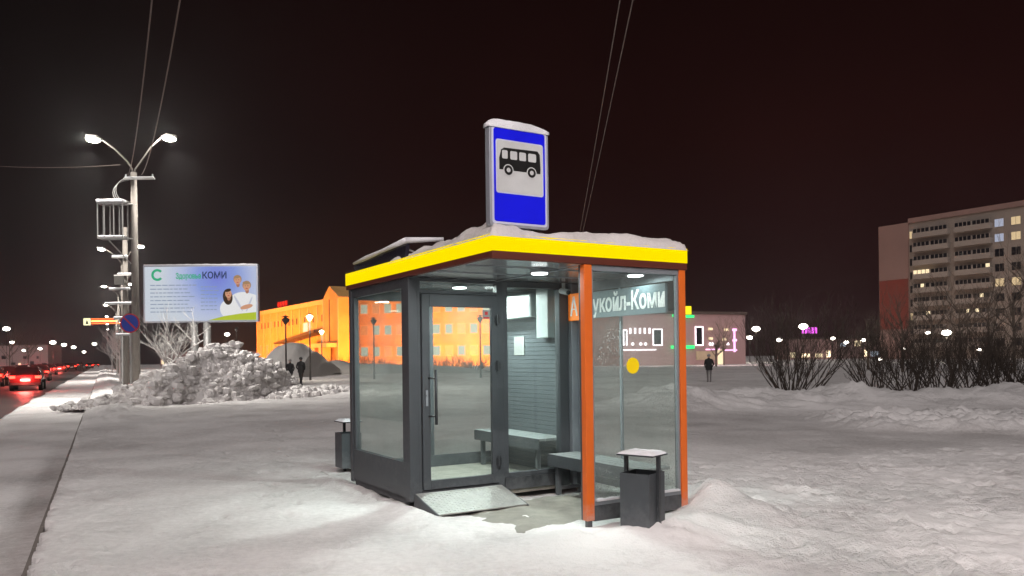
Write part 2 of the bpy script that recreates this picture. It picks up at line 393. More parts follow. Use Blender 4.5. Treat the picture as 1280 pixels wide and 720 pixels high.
# carriageway, kerb
M['asphalt'] = pmat('wet_asphalt', (0.060, 0.058, 0.058), 0.42, 0, 0.5, 1.2, 0.4, 30)
def strip(t0, t1, s0, s1, z, wav=0.0, n=200):
    mb = MB(); k = 0
    L_, R_ = [], []
    for i in range(n+1):
        s = s0+(s1-s0)*(i/n)**2
        w1 = wav*fbm(s*.25, 3.3)+wav*.4*fbm(s*1.3, 8.3)
        x, y = W(s, t0); L_.append((x, y, z)); x, y = W(s, t1+w1); R_.append((x, y, z))
    for i in range(n): mb.poly([L_[i], R_[i], R_[i+1], L_[i+1]])
    return mb
o = strip(-17.0, -2.35, -40, 425, -0.108, 0.22).build('road', M['asphalt']); tag(o, 'dark wet asphalt road running away beside the lay-by', 'road', kind='structure')
M['slush'] = snowmat('road_slush', fresh=(0.5, 0.49, 0.48), packed=(0.14, 0.13, 0.13), var=0.2, bstr=0.4, base_pack=0.5)
mb = strip(-9.9, -9.5, -40, 425, -0.102, 0.1); o = mb.build('lane_slush', M['slush']); tag(o, 'band of grey slush left between the lanes', 'slush', kind='stuff')
mb = MB(); n = 110
for i in range(n):
    s0 = -12+i*1.0
    x0, y0 = W(s0, -.05); x1, y1 = W(s0+.985, -.05); x2, y2 = W(s0+.985, -.005); x3, y3 = W(s0, -.005)
    dz = 0.012*nz(i*.7, 2)-.02
    mb.prism([(x0, y0, -.2), (x1, y1, -.2), (x2, y2, -.2), (x3, y3, -.2)], (0, 0, .175+dz))
o = mb.build('kerb', M['concrete_dark'], bevel=0.012); tag(o, 'low concrete kerb stones between lay-by and snowy platform', 'kerb', kind='structure')

# ------------------------------------------------------------------ bus shelter
SL = empty('bus_shelter', (C0.x, C0.y, 0), UA, 'glazed graphite bus shelter with orange posts and glowing yellow roof edge', 'bus shelter')
ROOFU, ROOFV = 2.27, 3.74
# siding material with horizontal boards
m, nt, out = nmat('horizontal_siding'); N, L = nt.nodes, nt.links
b = N.new('ShaderNodeBsdfPrincipled'); b.inputs['Roughness'].default_value = .45; b.inputs['Base Color'].default_value = (.09, .105, .115, 1)
tc = N.new('ShaderNodeTexCoord'); sp = N.new('ShaderNodeSeparateXYZ'); L.new(tc.outputs['Object'], sp.inputs[0])
mt = N.new('ShaderNodeMath'); mt.operation = 'FRACT'; mu = N.new('ShaderNodeMath'); mu.operation = 'MULTIPLY'; mu.inputs[1].default_value = 18
L.new(sp.outputs['Z'], mu.inputs[0]); L.new(mu.outputs[0], mt.inputs[0])
cr = N.new('ShaderNodeValToRGB'); cr.color_ramp.elements[0].position = 0.0; cr.color_ramp.elements[0].color = (0, 0, 0, 1)
cr.color_ramp.elements[1].position = 0.14; cr.color_ramp.elements[1].color = (1, 1, 1, 1)
L.new(mt.outputs[0], cr.inputs[0]); bp = N.new('ShaderNodeBump'); bp.inputs['Strength'].default_value = .7; bp.inputs['Distance'].default_value = .01
L.new(cr.outputs[0], bp.inputs['Height']); L.new(bp.outputs[0], b.inputs['Normal']); L.new(b.outputs[0], out.inputs[0])
M['siding'] = m

def grime(m, col=(.30, .31, .32), top=.55, amt=.75):
    nt = m.node_tree; N, L = nt.nodes, nt.links; b = [n for n in N if n.type == 'BSDF_PRINCIPLED'][0]
    lk = b.inputs['Base Color'].links[0].from_socket
    tc = N.new('ShaderNodeTexCoord'); sp = N.new('ShaderNodeSeparateXYZ'); L.new(tc.outputs['Object'], sp.inputs[0])
    a = N.new('ShaderNodeMapRange'); a.inputs['From Min'].default_value = top; a.inputs['From Max'].default_value = .02; a.inputs['To Min'].default_value = -.02; a.inputs['To Max'].default_value = .55; L.new(sp.outputs['Z'], a.inputs[0])
    n = N.new('ShaderNodeTexNoise'); n.inputs['Scale'].default_value = 13; n.inputs['Detail'].default_value = 9; n.inputs['Roughness'].default_value = .75; L.new(tc.outputs['Object'], n.inputs['Vector'])
    q = N.new('ShaderNodeMath'); q.operation = 'ADD'; L.new(a.outputs[0], q.inputs[0]); L.new(n.outputs['Fac'], q.inputs[1])
    r = N.new('ShaderNodeMapRange'); r.inputs['From Min'].default_value = .62; r.inputs['From Max'].default_value = 1.0; r.inputs['To Max'].default_value = amt; L.new(q.outputs[0], r.inputs[0])
    x = N.new('ShaderNodeMix'); x.data_type = 'RGBA'; L.new(r.outputs[0], x.inputs['Factor']); L.new(lk, x.inputs['A']); x.inputs['B'].default_value = (*col, 1); L.new(x.outputs['Result'], b.inputs['Base Color'])
    n2 = N.new('ShaderNodeMapRange'); n2.inputs['To Min'].default_value = .28; n2.inputs['To Max'].default_value = .75; L.new(n.outputs['Fac'], n2.inputs[0]); L.new(n2.outputs[0], b.inputs['Roughness'])
for k_ in ('graphite', 'graphite_dark'): grime(M[k_], (.20, .21, .22), .4, .4)
grime(M['orange'], (.5, .42, .38), .3, .5); grime(M['alu'], (.3, .3, .3), .4, .3)
# roof
mb = MB().box(.03, ROOFU-.02, .03, ROOFV-.03, 2.505, 2.655)
roof = mb.build('roof', M['graphite_dark'], SL)
mb = MB().box(.06, ROOFU-.04, .06, ROOFV-.06, 2.470, 2.503)
ceil = mb.build('ceiling', M['ceiling'], roof)
mb = MB()
for v in (.62, 1.24, 2.45, 3.05): mb.box(.07, ROOFU-.05, v-.012, v+.012, 2.462, 2.469)
mb.box(1.10, 1.125, .07, ROOFV-.07, 2.455, 2.4615)
mb.build('ceiling_joint', M['alu'], roof)
# lit strips (segments, butted)
def strip_box(name, *a): return MB().box(*a).build(name, M['yellow_strip'], SL)
strip_box('light_strip', -.0, 1.13, -.004, .028, 2.525, 2.672)
strip_box('light_strip', 1.134, ROOFU, -.004, .028, 2.525, 2.672)
strip_box('light_strip', -.004, .028, .030, 2.10, 2.525, 2.672)
strip_box('light_strip', -.004, .028, 2.106, ROOFV, 2.525, 2.672)
mb = MB().box(.002, ROOFU-.002, .0, .05, 2.455, 2.524).box(.002, .05, .052, ROOFV-.002, 2.468, 2.524)
mb.box(ROOFU-.03, ROOFU, .05, ROOFV, 2.5, 2.66).box(.05, ROOFU-.03, ROOFV-.03, ROOFV, 2.5, 2.66)
mb.build('fascia', pmat('fascia_orange_shaded', (.10, .018, .008), .6), SL, bevel=.004)  # orange beam below the strip, its shade put into a dark red-brown colour
# orange posts (outer faces orange, inner profile graphite)
for pu0, pu1 in ((.985, 1.075), (2.170, 2.250)):
    p = MB().box(pu0, pu1, .006, .075, 0.06, 2.454).build('orange_post', M['orange'], SL, bevel=.006)
    MB().box(pu0+.005, pu1-.005, .0765, .105, 0.06, 2.452).build('inner_profile', M['graphite'], p)
    MB().box(pu0+.02, pu1-.02, .02, .065, -0.05, .0595).build('foot', M['graphite_dark'], p)
    # back plate
# dusty side screen between orange posts
def pane(name, parent, box, gm, frame=None, fw=.035, plane='u'):
    pass
sc_ = MB().box(1.076, 2.169, .03, .036, .235, 2.40).build('screen_glass', M['glass_frost'], SL)
mb = MB().box(1.076, 2.169, .02, .06, 2.401, 2.453).box(1.076, 2.169, .018, .062, .195, .2345)
mb.box(1.076, 1.098, .022, .058, .235, 2.4).box(2.140, 2.169, .022, .058, .235, 2.4)
mb.build('screen_frame', M['alu'], SL, bevel=.003)
MB().box(1.077, 2.168, .015, .055, .05, .194).build('kick_board', M['graphite_dark'], SL)
mb = MB(); n_s = 40
for i in range(n_s):
    u0 = 1.10+(2.138-1.10)*i/n_s; u1 = 1.10+(2.138-1.10)*(i+1)/n_s-.0004
    mb.prism([(u0, -.004, .2345), (u1, -.004, .2345), (u1, .029, .2355), (u0, .029, .2355)], (0, 0, .022+.012*nz(i*.4, 1)))
mb.build('sill_snow', M['snow'], SL)
# yellow warning disc on the screen
c = [(1.569+.078*math.cos(a*math.pi/16), .0265, 1.50+.078*math.sin(a*math.pi/16)) for a in range(32)]
MB().prism(c, (0, -.003, 0)).build('warning_dot', M['yellowdot'], sc_)

# heated room: v 1.85 - 3.70, u .02 - 2.24
V0, V1, U0, U1 = 1.85, 3.70, .02, 2.24
G, GD = M['graphite'], M['graphite_dark']
# road side wall: posts, rails, panel
mb = MB().box(U0, U0+.10, V0, V0+.13, .06, 2.467)
mb.build('post', G, SL, bevel=.006)
MB().box(U0, U0+.10, V1-.09, V1, .06, 2.467).build('post', G, SL, bevel=.006)
MB().box(U1-.10, U1, V1-.09, V1, .06, 2.467).build('post', G, SL, bevel=.006)
MB().box(U1-.27, U1-.14, V0, V0+.10, .06, 2.467).build('post', G, SL, bevel=.006)
MB().box(U1-.13, U1-.005, V0-.05, V0+.06, .06, 2.467).build('post', M['alu'], SL, bevel=.006)
mb = MB().box(U0+.012, U0+.07, V0+.131, V1-.091, 2.36, 2.466).box(U0+.012, U0+.07, V0+.131, V0+.21, .47, 2.36)
mb.box(U0+.012, U0+.07, V1-.16, V1-.091, .47, 2.36)
mb.build('window_frame', G, SL, bevel=.004)
MB().box(U0+.008, U0+.072, V0+.131, V1-.091, .09, .469).build('lower_panel', G, SL, bevel=.004)
MB().box(U0+.038, U0+.046, V0+.211, V1-.161, .471, 2.359).build('window_glass', M['glass'], SL)
MB().box(U0+.03, U0+.052, V0+.135, V1-.095, .02, .088).build('base_beam', GD, SL)
# far end wall
mb = MB().box(U0+.101, U1-.101, V1-.07, V1-.01, 2.34, 2.466).box(U0+.101, U1-.101, V1-.07, V1-.01, .06, .30)
mb.box(1.10, 1.16, V1-.07, V1-.01, .301, 2.339)
mb.build('window_frame', G, SL, bevel=.004)
MB().box(U0+.101, 1.099, V1-.044, V1-.036, .301, 2.339).build('window_glass', M['glass'], SL)
MB().box(1.161, U1-.101, V1-.044, V1-.036, .301, 2.339).build('window_glass', M['glass'], SL)
# back wall of the room: siding
bw = MB().box(U1-.07, U1-.02, V0+.061, V1-.091, .06, 2.466).build('back_wall', M['siding'], SL)
# floor of the room
MB().box(U0+.10, U1-.10, V0+.02, V1-.09, .03, .155).build('floor', M['concrete_snowy'], SL)
# door wall
mb = MB().box(U0+.101, .165, V0+.01, V0+.09, .1, 2.466).box(1.115, 1.195, V0+.01, V0+.09, .1, 2.466)
mb.box(.166, 1.114, V0+.01, V0+.09, 2.295, 2.335).box(.166, 1.114, V0+.01, V0+.09, 2.43, 2.466)
mb.box(.166, 1.114, V0+.005, V0+.085, .10, .17)
mb.build('door_frame', G, SL, bevel=.004)
MB().box(.167, 1.113, V0+.045, V0+.052, 2.336, 2.429).build('transom_glass', M['glass'], SL)
dr = MB().box(.172, .262, V0-.012, V0+.035, .176, 2.290).box(1.03, 1.108, V0-.012, V0+.035, .176, 2.290)\
    .box(.262, 1.03, V0-.012, V0+.035, .176, .275).box(.262, 1.03, V0-.012, V0+.035, 2.155, 2.290).build('door', G, SL, bevel=.004)
MB().box(.263, 1.029, V0+.008, V0+.015, .276, 2.154).build('door_glass', M['glass'], dr)
mb = MB().tube([(.30, V0-.075, .88), (.30, V0-.075, 1.47)], .016, 10, 0)
for z in (.97, 1.38): mb.tube([(.30, V0-.075, z), (.245, V0-.012, z)], .011, 8)
mb.build('handle', M['graphite_dark'], dr, smooth=True)
MB().box(.205, .232, V0-.020, V0-.0125, 1.08, 1.25).tube([(.218, V0-.03, 1.2), (.218, V0-.012, 1.2)], .010, 8).build('lock_plate', M['alu'], dr)
for z in (.42, 1.50, 2.02):
    MB().tube([(1.10, V0-.028, z-.06), (1.10, V0-.028, z+.06)], .017, 8).box(1.07, 1.14, V0-.02, V0-.0125, z-.04, z+.04).build('hinge', GD, dr)
MB().box(.925, 1.02, V0+.0, V0+.006, 2.03, 2.13).build('notice_sticker', M['paper'], dr)
MB().box(.935, 1.01, V0-.004, V0-.001, 2.035, 2.050).box(.953, .99, V0-.004, V0-.001, 2.075, 2.11).build('sticker_mark', M['red'], dr)
# fixed light beside the door
mb = MB().box(1.196, 1.255, V0+.012, V0+.085, .22, 2.466).box(1.256, U1-.271, V0+.012, V0+.085, 2.40, 2.466).box(1.256, U1-.271, V0+.012, V0+.085, .22, .27)
mb.build('window_frame', G, SL, bevel=.004)
MB().box(1.256, U1-.271, V0+.04, V0+.048, .271, 2.399).build('window_glass', M['glass'], SL)
MB().box(1.196, U1-.271, V0-.01, V0+.07, .08, .219).build('lower_panel', GD, SL, bevel=.004)
# back wall of the open bay
mb = MB().box(U1-.04, U1, V0-.125, V0-.055, .1, 2.466)
mb.box(U1-.035, U1-.005, .13, V0-.126, 2.36, 2.466).box(U1-.035, U1-.005, .13, V0-.126, .12, .20).box(U1-.035, U1-.005, .99, 1.02, .201, 2.359)
mb.build('window_frame', M['alu'], SL, bevel=.003)
MB().box(U1-.022, U1-.016, .13, .989, .201, 2.359).build('window_glass', M['glass'], SL)
MB().box(U1-.022, U1-.016, 1.021, V0-.126, .201, 2.359).build('window_glass', M['glass'], SL)
# ceiling lamps
def led(u, v, part='ceiling_lamp', r=.08):
    zc = 2.454
    mb = MB(); pts = [(u+(r+.018)*math.cos(a*math.pi/12), v+(r+.018)*math.sin(a*math.pi/12), zc) for a in range(24)]
    mb.prism(list(reversed(pts)), (0, 0, -.022)); o = mb.build(part, M['alu'], SL)
    pts = [(u+r*math.cos(a*math.pi/12), v+r*math.sin(a*math.pi/12), zc-.0225) for a in range(24)]
    MB().prism(list(reversed(pts)), (0, 0, -.012)).build('lamp_lens', M['lampwhite'], o)
LED = [(.93, .68), (1.97, .45), (.95, 2.45), (1.75, 3.1)]
for u, v in LED: led(u, v)
def UW(u, v, z): q = C0+ud*u+vd*v; return Vector((q.x, q.y, z))
def area(name, loc, size, power, col, rot=(0, 0, 0), shape='DISK', spread=None):
    l = bpy.data.lights.new(name, 'AREA'); l.shape = shape; l.size = size; l.energy = power; l.color = col
    o = bpy.data.objects.new(name, l); COL.objects.link(o); o.location = loc; o.rotation_euler = rot
    return o
for i, (u, v) in enumerate(LED):
    area('ceiling_light', UW(u, v, 2.415), .19, (32, 3, 60, 40)[i], (.88, 1.0, .965))
# name board with letter
NB = empty('name_board', UW(U1-.15, V0-.02, 2.03), UA, 'grey stop name board with white letters and orange square behind the dusty screen', 'sign')
mb = MB().box(0, .03, -1.70, -.335, 0, .30); mb.build('board', M['signgrey'], NB, bevel=.003)
MB().box(-.004, .03, -.332, 0, -.01, .31).build('letter_square', M['signorange'], NB, bevel=.003)
def Tface(u, v, z): # text lying on a face looking toward -u
    return Matrix(((0, 0, -1, u), (-1, 0, 0, v), (0, 1, 0, z), (0, 0, 0, 1)))
text_obj('lettering', 'А', .30, Tface(-.007, -.045, .05), M['textwhite'], NB, .002, .006, .15)
text_obj('lettering', 'Лукойл-Коми', .27, Tface(-.004, -.335, .065), M['textwhite'], NB, .002, .006, 1.36)

# roof snow
def roof_snow():
    nu, nv = 70, 110; mb = MB(); vs = []
    for i in range(nu+1):
        for j in range(nv+1):
            u = -.01+(ROOFU+.03)*i/nu; v = -.015+(ROOFV+.02)*j/nv
            e = min(u+.01, ROOFU+.02-u, v+.015, ROOFV+.005-v)
            cov = 1-sm(1.75, 2.5, v+0.35*nz(u*2, v*2)-0.45*u)*(1-sm(.9, 1.5, u))
            cov *= 1-.55*sm(1.6, 3.2, v)
            edge = min(1, math.sqrt(max(0, e)/.13)) if e < .13 else 1
            rg = 1-.65*sm(.6, 1.2, u)*(1-sm(.5, 1.5, v))
            hh = (.115+rg*.07*fbm(u*2.2, v*2.2)+rg*.035*fbm(u*8, v*8)+.05*math.exp(-((u-.12)/.3)**2-((v-.25)/.45)**2))*edge*cov
            hh *= .82+.35*sm(0, 2, u)*(1-sm(2, 3, v))
            lump = .10*max(0, nz(u*5+3, v*5)-.05)*sm(1.9, 2.2, v)*edge
            vs.append((u+.006*nz(u*9, v*9), v+.006*nz(u*9, v*9+4), 2.650+max(hh, 0)+lump))
    for i in range(nu):
        for j in range(nv):
            a = i*(nv+1)+j; mb.f.append((a, a+nv+1, a+nv+2, a+1)); mb.m.append(0)
    mb.v = vs
    # skirt
    n = len(mb.v)
    o = mb.build('roof_snow', M['snow_roof'], None, smooth=True)
    o.location = (C0.x, C0.y, .0); o.rotation_euler = (0, 0, UA)
    return o
RS = roof_snow(); tag(RS, 'thick snow lying over the flat shelter roof', 'snow', kind='stuff')
# raised solar panel at the rear of the roof
SP = empty('solar_panel', UW(.35, 2.95, 2.66), UA, 'dark tilted panel with snow ridge on the shelter roof', 'solar panel')
Tt = Matrix.Rotation(R(0), 4, 'Y')
mb = MB().prism([(-.28, -.9, .02), (-.28, .72, .02), (-.25, .72, .14), (-.25, -.9, .20)], (.04, 0, 0)); mb.build('panel', pmat('panel_dark', (.02, .018, .03), .25, 0), SP)
mb = MB().tube([(-.26, .74, .145), (-.25, .3, .17), (-.26, -.2, .19), (-.26, -.9, .225)], [.015, .032, .022, .034], 8).tube([(-.26, -.9, .225), (.10, -1.1, .235)], [.034, .02], 8)
mb.build('snow_ridge', M['snow'], SP, smooth=True)
for v in (-.85, -.1, .68): MB().tube([(-.24, v, .15), (.12, v, .0)], .012, 6).build('bracket', M['steel'], SP)

# bus stop sign standing on the roof
BS = empty('bus_stop_sign', UW(.02, .10, 2.66), UA, 'upright blue bus stop sign with black bus pictogram on the shelter roof', 'sign')
BW, BH, BT, BZ = .62, .905, .075, .09
def rrect(x0, x1, z0, z1, r, y, n=5):
    pts = []
    for cx, cz, a0 in ((x1-r, z1-r, 0), (x0+r, z1-r, 90), (x0+r, z0+r, 180), (x1-r, z0+r, 270)):
        for k in range(n+1):
            a = R(a0+90*k/n); pts.append((cx+r*math.cos(a), y, cz+r*math.sin(a)))
    return pts
MB().prism(rrect(0, BW, BZ, BZ+BH, .035, -.035), (0, BT, 0)).build('sign_box', M['signframe'], BS, bevel=.006)
MB().prism(rrect(.022, BW-.022, BZ+.022, BZ+BH-.022, .03, -.0355), (0, -.002, 0)).build('border', M['signedge'], BS)
MB().prism(rrect(.042, BW-.042, BZ+.042, BZ+BH-.042, .025, -.038), (0, -.0015, 0)).build('blue_field', M['blue'], BS)
z0, z1 = BZ+.305, BZ+.755
MB().prism(rrect(.062, BW-.062, z0-.012, z1+.012, .025, -.040), (0, -.001, 0)).build('inner_border', M['signedge'], BS)
MB().prism(rrect(.074, BW-.074, z0, z1, .02, -.0415), (0, -.001, 0)).build('white_field', M['signwhite'], BS)
# pictogram
px0, pz0, pw = .095, z0+.135, .43
body = [(0, .06), (.0, .16), (.02, .235), (.05, .255), (.40, .262), (.425, .235), (.432, .10), (.428, .06)]
py = -.0435
mb = MB().prism([(px0+a, py, pz0+b_) for a, b_ in reversed(body)], (0, -.001, 0))
bus = mb.build('bus_symbol', M['black'], BS)
mb = MB()
for a, w_ in ((.028, .058), (.112, .072), (.205, .072), (.30, .085)):
    mb.prism(rrect(px0+a, px0+a+w_, pz0+.158, pz0+.232, .012, py-.0015, 3), (0, -.001, 0))
mb.build('window_symbol', M['signwhite'], bus)
for cx in (.092, .335):
    for rr, mm, dy in ((.052, 'signwhite', -.0015), (.043, 'black', -.003), (.020, 'signwhite', -.0045)):
        c = [(px0+cx+rr*math.cos(a*math.pi/12), py+dy, pz0+.06+rr*math.sin(a*math.pi/12)) for a in range(24)]
        MB().prism(c, (0, -.001, 0)).build('wheel_symbol', M[mm], bus)
for cx in (.15, .48): MB().box(cx-.03, cx+.03, .0, .03, -.02, .10).build('foot', M['steel_dark'], BS)
# snow cap on sign
mb = MB(); nn = 24; rows = []
for i in range(nn+1):
    x = -.012+(BW+.02)*i/nn; k = i/nn
    hh = .052*math.sin(math.pi*min(1, max(0.0, k*1.0))**.6 if 0 < k < 1 else 0)+.012
    hh = .018+.050*min(1, k*7)**.6*min(1, (1-k)*3.2)**.7
    ring = []
    for a in range(7):
        t = math.pi*a/6; ring.append((x, .002-.047*math.cos(t), BZ+BH-.018+hh*math.sin(t)*(1+.08*nz(x*14, a))+(.0 if 0 < a < 6 else -.02)))
    rows.append(ring)
for ring in rows: mb.v += ring
for i in range(nn):
    for a in range(6):
        q = i*7+a; mb.f.append((q, q+1, q+8, q+7)); mb.m.append(0)
mb.f.append(tuple(range(7))[::-1]); mb.m.append(0); mb.f.append(tuple(nn*7+k for k in range(7))); mb.m.append(0)
o = mb.build('sign_snow', M['snow'], None, smooth=True); o.location = BS.location; o.rotation_euler = (0, 0, UA); tag(o, 'cap of snow on top of the blue bus stop sign', 'snow')

# bench in the open bay
def bench(loc, rz, length, label):
    B = empty('bench', loc, rz, label, 'bench', 'benches in the bus shelter')
    mb = MB()
    for k in range(4): mb.box(.0+k*.105, .095+k*.105, 0, length, .435, .465)
    mb.build('seat', M['bench'], B, bevel=.004)
    MB().box(-.012, -.001, 0, length, .33, .463).build('apron', M['graphite'], B)
    for y in (.12, length-.12):
        MB().box(.03, .08, y-.025, y+.025, .0, .434).box(.34, .39, y-.025, y+.025, .0, .434).box(.081, .339, y-.02, y+.02, .06, .10).build('leg', M['graphite'], B)
    return B
bench(UW(1.73, .14, .0), UA, 1.62, 'slatted grey bench along the back of the open bay')
bench(UW(1.73, 1.95, .155), UA, 1.6, 'grey bench inside the closed room, seen through the door glass')
# heater, cabinet and notice on back wall, security camera
o = MB().box(0, .16, -.38, .38, 0, .30).build('wall_heater', M['white'], None, bevel=.02); o.location = UW(U1-.24, 2.92, 2.10); o.rotation_euler = (0, 0, UA)
tag(o, 'white air heater high on the siding wall inside the shelter', 'heater')
o = MB().box(0, .12, -.13, .13, 0, .62).build('control_cabinet', M['white'], None, bevel=.01); o.location = UW(U1-.20, 2.34, 1.83); o.rotation_euler = (0, 0, UA)
tag(o, 'narrow white cabinet on the siding wall beside the heater', 'cabinet')
NT = empty('notice_sheet', UW(U1-.077, 3.08, 1.62), UA, 'white printed notice sheet on the siding wall under the heater', 'notice')
MB().box(-.004, 0, -.125, .125, 0, .25).build('sheet', M['paper'], NT)
mb = MB(); 
for k in range(7): mb.box(-.006, -.0045, -.10+.02*(k % 3), .10, .03+k*.026, .038+k*.026)
mb.build('printed_lines', pmat('print_grey', (.25, .25, .25)), NT)
SCm = empty('security_camera', UW(1.93, 1.70, 2.455), UA, 'small white security camera hanging beside the glazed corner post', 'camera')
MB().tube([(0, 0, 0), (0, 0, -.08)], .022, 10).build('mount', M['white'], SCm)
MB().tube([(.0, .05, -.085), (-.005, -.10, -.115)], [.034, .034], 14).build('housing', M['white'], SCm, smooth=False)
MB().tube([(-.005, -.10, -.115), (-.006, -.112, -.118)], [.026, .026], 14).build('lens', M['black'], SCm)
# ceiling snow-fringe at heater: skip; ramp
RP = empty('entrance_ramp', UW(.62, V0-.03, 0), UA, 'diamond plate metal ramp at the foot of the glass door', 'ramp')
mb = MB().prism([(-.56, -.01, .155), (.50, -.01, .155), (.50, -.55, .02), (-.56, -.55, .02)], (0, 0, -.012))
mb.build('plate', M['steelplate'], RP)
mb = MB(); sl = (.155-.02)/.54
for i in range(22):
    for j in range(11):
        x = -.53+i*.047; y = -.04-j*.046; z = .155+sl*(y+.01)+.0005; a = R(45 if (i+j) % 2 else -45)
        dx, dy = .017*math.cos(a), .017*math.sin(a); ex, ey = -.005*math.sin(a), .005*math.cos(a)
        mb.prism([(x-dx-ex, y-dy-ey, z+sl*(-dy-ey)), (x+dx-ex, y+dy-ey, z+sl*(dy-ey)), (x+dx+ex, y+dy+ey, z+sl*(dy+ey)), (x-dx+ex, y-dy+ey, z+sl*(-dy+ey))], (0, 0, .0035))
mb.build('tread_pattern', M['steelplate'], RP)
MB().prism([(-.575, -.01, 0), (-.575, -.01, .16), (-.575, -.58, .03), (-.575, -.58, -.02)], (.012, 0, 0)).build('side_plate', M['graphite_dark'], RP)
MB().prism([(.503, -.01, 0), (.503, -.01, .15), (.503, -.56, .015), (.503, -.56, 0)], (.012, 0, 0)).build('side_plate', M['graphite_dark'], RP)
# trodden pad under bay
def pad():
    mb = MB(); n = 26
    pts = []
    for i in range(n+1):
        for j in range(n+1):
            u = .25+1.93*i/n; v = .12+1.75*j/n; q = UW(u, v, 0)
            pts.append((q.x, q.y, -.002+.020*fbm(u*2.5+4, v*2.5)+.012*fbm(u*9, v*9)-.06*(1-min(1, min(u-.25, 2.18-u, v-.12, 1.87-v)/.35))))
    mb.v = pts
    for i in range(n):
        for j in range(n): a = i*(n+1)+j; mb.f.append((a, a+n+1, a+n+2, a+1)); mb.m.append(0)
    return mb.build('shelter_floor', M['concrete_snowy'], None, smooth=True)
tag(pad(), 'trodden gritty floor slab in the open bay', 'floor', kind='structure')

# litter bins
def bin_(loc, rz, label, tilt=0):
    B = empty('litter_bin', loc, rz, label, 'litter bin', 'litter bins at the shelter'); B.rotation_euler = (R(tilt), 0, rz)
    w = .145
    mb = MB()
    mb.box(-w, w, -w, -w+.008, .06, .55).box(-w, w, w-.008, w, .06, .55).box(-w, -w+.008, -w+.0085, w-.0085, .06, .55).box(w-.008, w, -w+.0085, w-.0085, .06, .55)
    mb.box(-w+.0085, w-.0085, -w+.0085, w-.0085, .06, .075)
    mb.build('body', M['graphite'], B)
    for s in (-1, 1):
        MB().box(-.018, .018, s*(w+.016)-.014, s*(w+.016)+.014, -.02, .70).build('upright', M['graphite_dark'], B)
    MB().box(-.14, .14, -.18, .18, .701, .715).build('canopy', M['graphite_dark'], B)
    mb = MB(); n = 14; pts = []
    for i in range(n+1):
        for j in range(n+1):
            x = -.142+.284*i/n; y = -.185+.37*j/n; e = min(i, n-i, j, n-j)/3.0
            pts.append((x, y, .7155+.030*min(1, e)**.5*(1+.3*nz(x*20, y*20))))
    mb.v = pts
    for i in range(n):
        for j in range(n): a = i*(n+1)+j; mb.f.append((a, a+n+1, a+n+2, a+1)); mb.m.append(0)
    mb.build('snow_cover', M['snow'], B, smooth=True)
    MB().tube([(0, 0, .075), (0, 0, .50)], .11, 12).build('liner', M['black'], B)
    return B
# nearest corner of the square body points at the camera
bin_((XY(801, 7.10), 7.10, .01), R(52), 'square graphite litter bin with snow on its canopy before the orange post')
bin_((XY(434, 11.35), 11.35, .0), R(31), 'dark litter bin half hidden behind the far end of the shelter')

# ------------------------------------------------------------------ light poles along the road
SUNC = (1.0, .93, .88)
def spot(loc, power, col=SUNC, size=R(155), blend=.6, radius=.12, target=None):
    l = bpy.data.lights.new('lamp_light', 'SPOT'); l.energy = power; l.color = col; l.spot_size = size; l.spot_blend = blend; l.shadow_soft_size = radius
    o = bpy.data.objects.new('lamp_light', l); COL.objects.link(o); o.location = loc
    if target is not None:
        d = Vector(target)-Vector(loc); o.rotation_euler = d.to_track_quat('-Z', 'Y').to_euler()
    return o
ORD = ['nearest', 'second', 'third', 'fourth', 'fifth', 'sixth', 'seventh', 'eighth', 'ninth', 'tenth']
def street_lamp(x, y, h, label, detailed=False, rpole=(.21, .14), hs=1.0):
    T = empty('street_lamp', (x, y, 0), R(27.2), label, 'street lamp', 'street lamps beside the road')
    # local x is across the road
    MB().tube([(0, 0, -.1), (0, 0, h*.5), (0, 0, h)], [rpole[0], (rpole[0]+rpole[1])/2, rpole[1]], 12).build('pole', M['concrete_dark'], T, smooth=True)
    for s, dx, dz in ((-1, 1.30, 1.35), (1, 1.20, 1.75)):
        pts = [(0, 0, h-.3), (s*.06, 0, h+.15), (s*.25, 0, h+.45), (s*dx*.6, 0, h+.45+(dz-.45)*.6), (s*dx, 0, h+dz)]
        a = MB().tube(pts, .035, 8).build('arm', M['concrete_dark'], T, smooth=True)
        hx = s*(dx+.25)
        hd = MB().tube([(s*dx-s*.05, 0, h+dz-.02), (s*(dx+.2), 0, h+dz+.05), (s*(dx+.6), 0, h+dz+.07)], [.05, .14, .08], 10).build('lamp_head', M['steel_dark'], a)
        MB().sphere((s*(dx+.3), 0, h+dz-.06), .23*hs, 14, 8, 0, (1.3, .8, .55)).build('lens', M['lamphead'], hd)
    return T
PL = [(-17.0, 36.0)]
px_, py_ = XY(170, 36), 36.0
dirp = Vector((-.505, 1.0)); 
poles = [(px_+dirp.x*34.5*i, py_+dirp.y*34.5*i) for i in range(7)]
Hp = 10.15
for i, (x, y) in enumerate(poles):
    lb = 'tall concrete street lamp pole with two lit arms, nearest of the row' if i == 0 else '%s street lamp of the receding row beside the road' % ORD[i]
    street_lamp(x, y, Hp, lb, i == 0, (.185, .13) if i == 0 else (.18, .12), hs=1.0)
    if i < 4:
        for s, dx, dz in ((-1, 1.60, 1.2), (1, 1.5, 1.6)):
            lx, ly = x+s*dx*rn.x, y+s*dx*rn.y
            spot((lx, ly, Hp+dz-.35), 5600 if i == 0 else 4500, (1.0, .95, .88), R(132), 1.0, .12, (lx+s*rn.x*4, ly+s*rn.y*4, 0))
            l = bpy.data.lights.new('lamp_halo', 'POINT'); l.energy = 420; l.color = (1, .96, .88); l.shadow_soft_size = .2
            o = bpy.data.objects.new('lamp_halo', l); COL.objects.link(o); o.location = (lx-.05, ly-.42, Hp+dz+.08)
p0 = (1.7, -3.2)
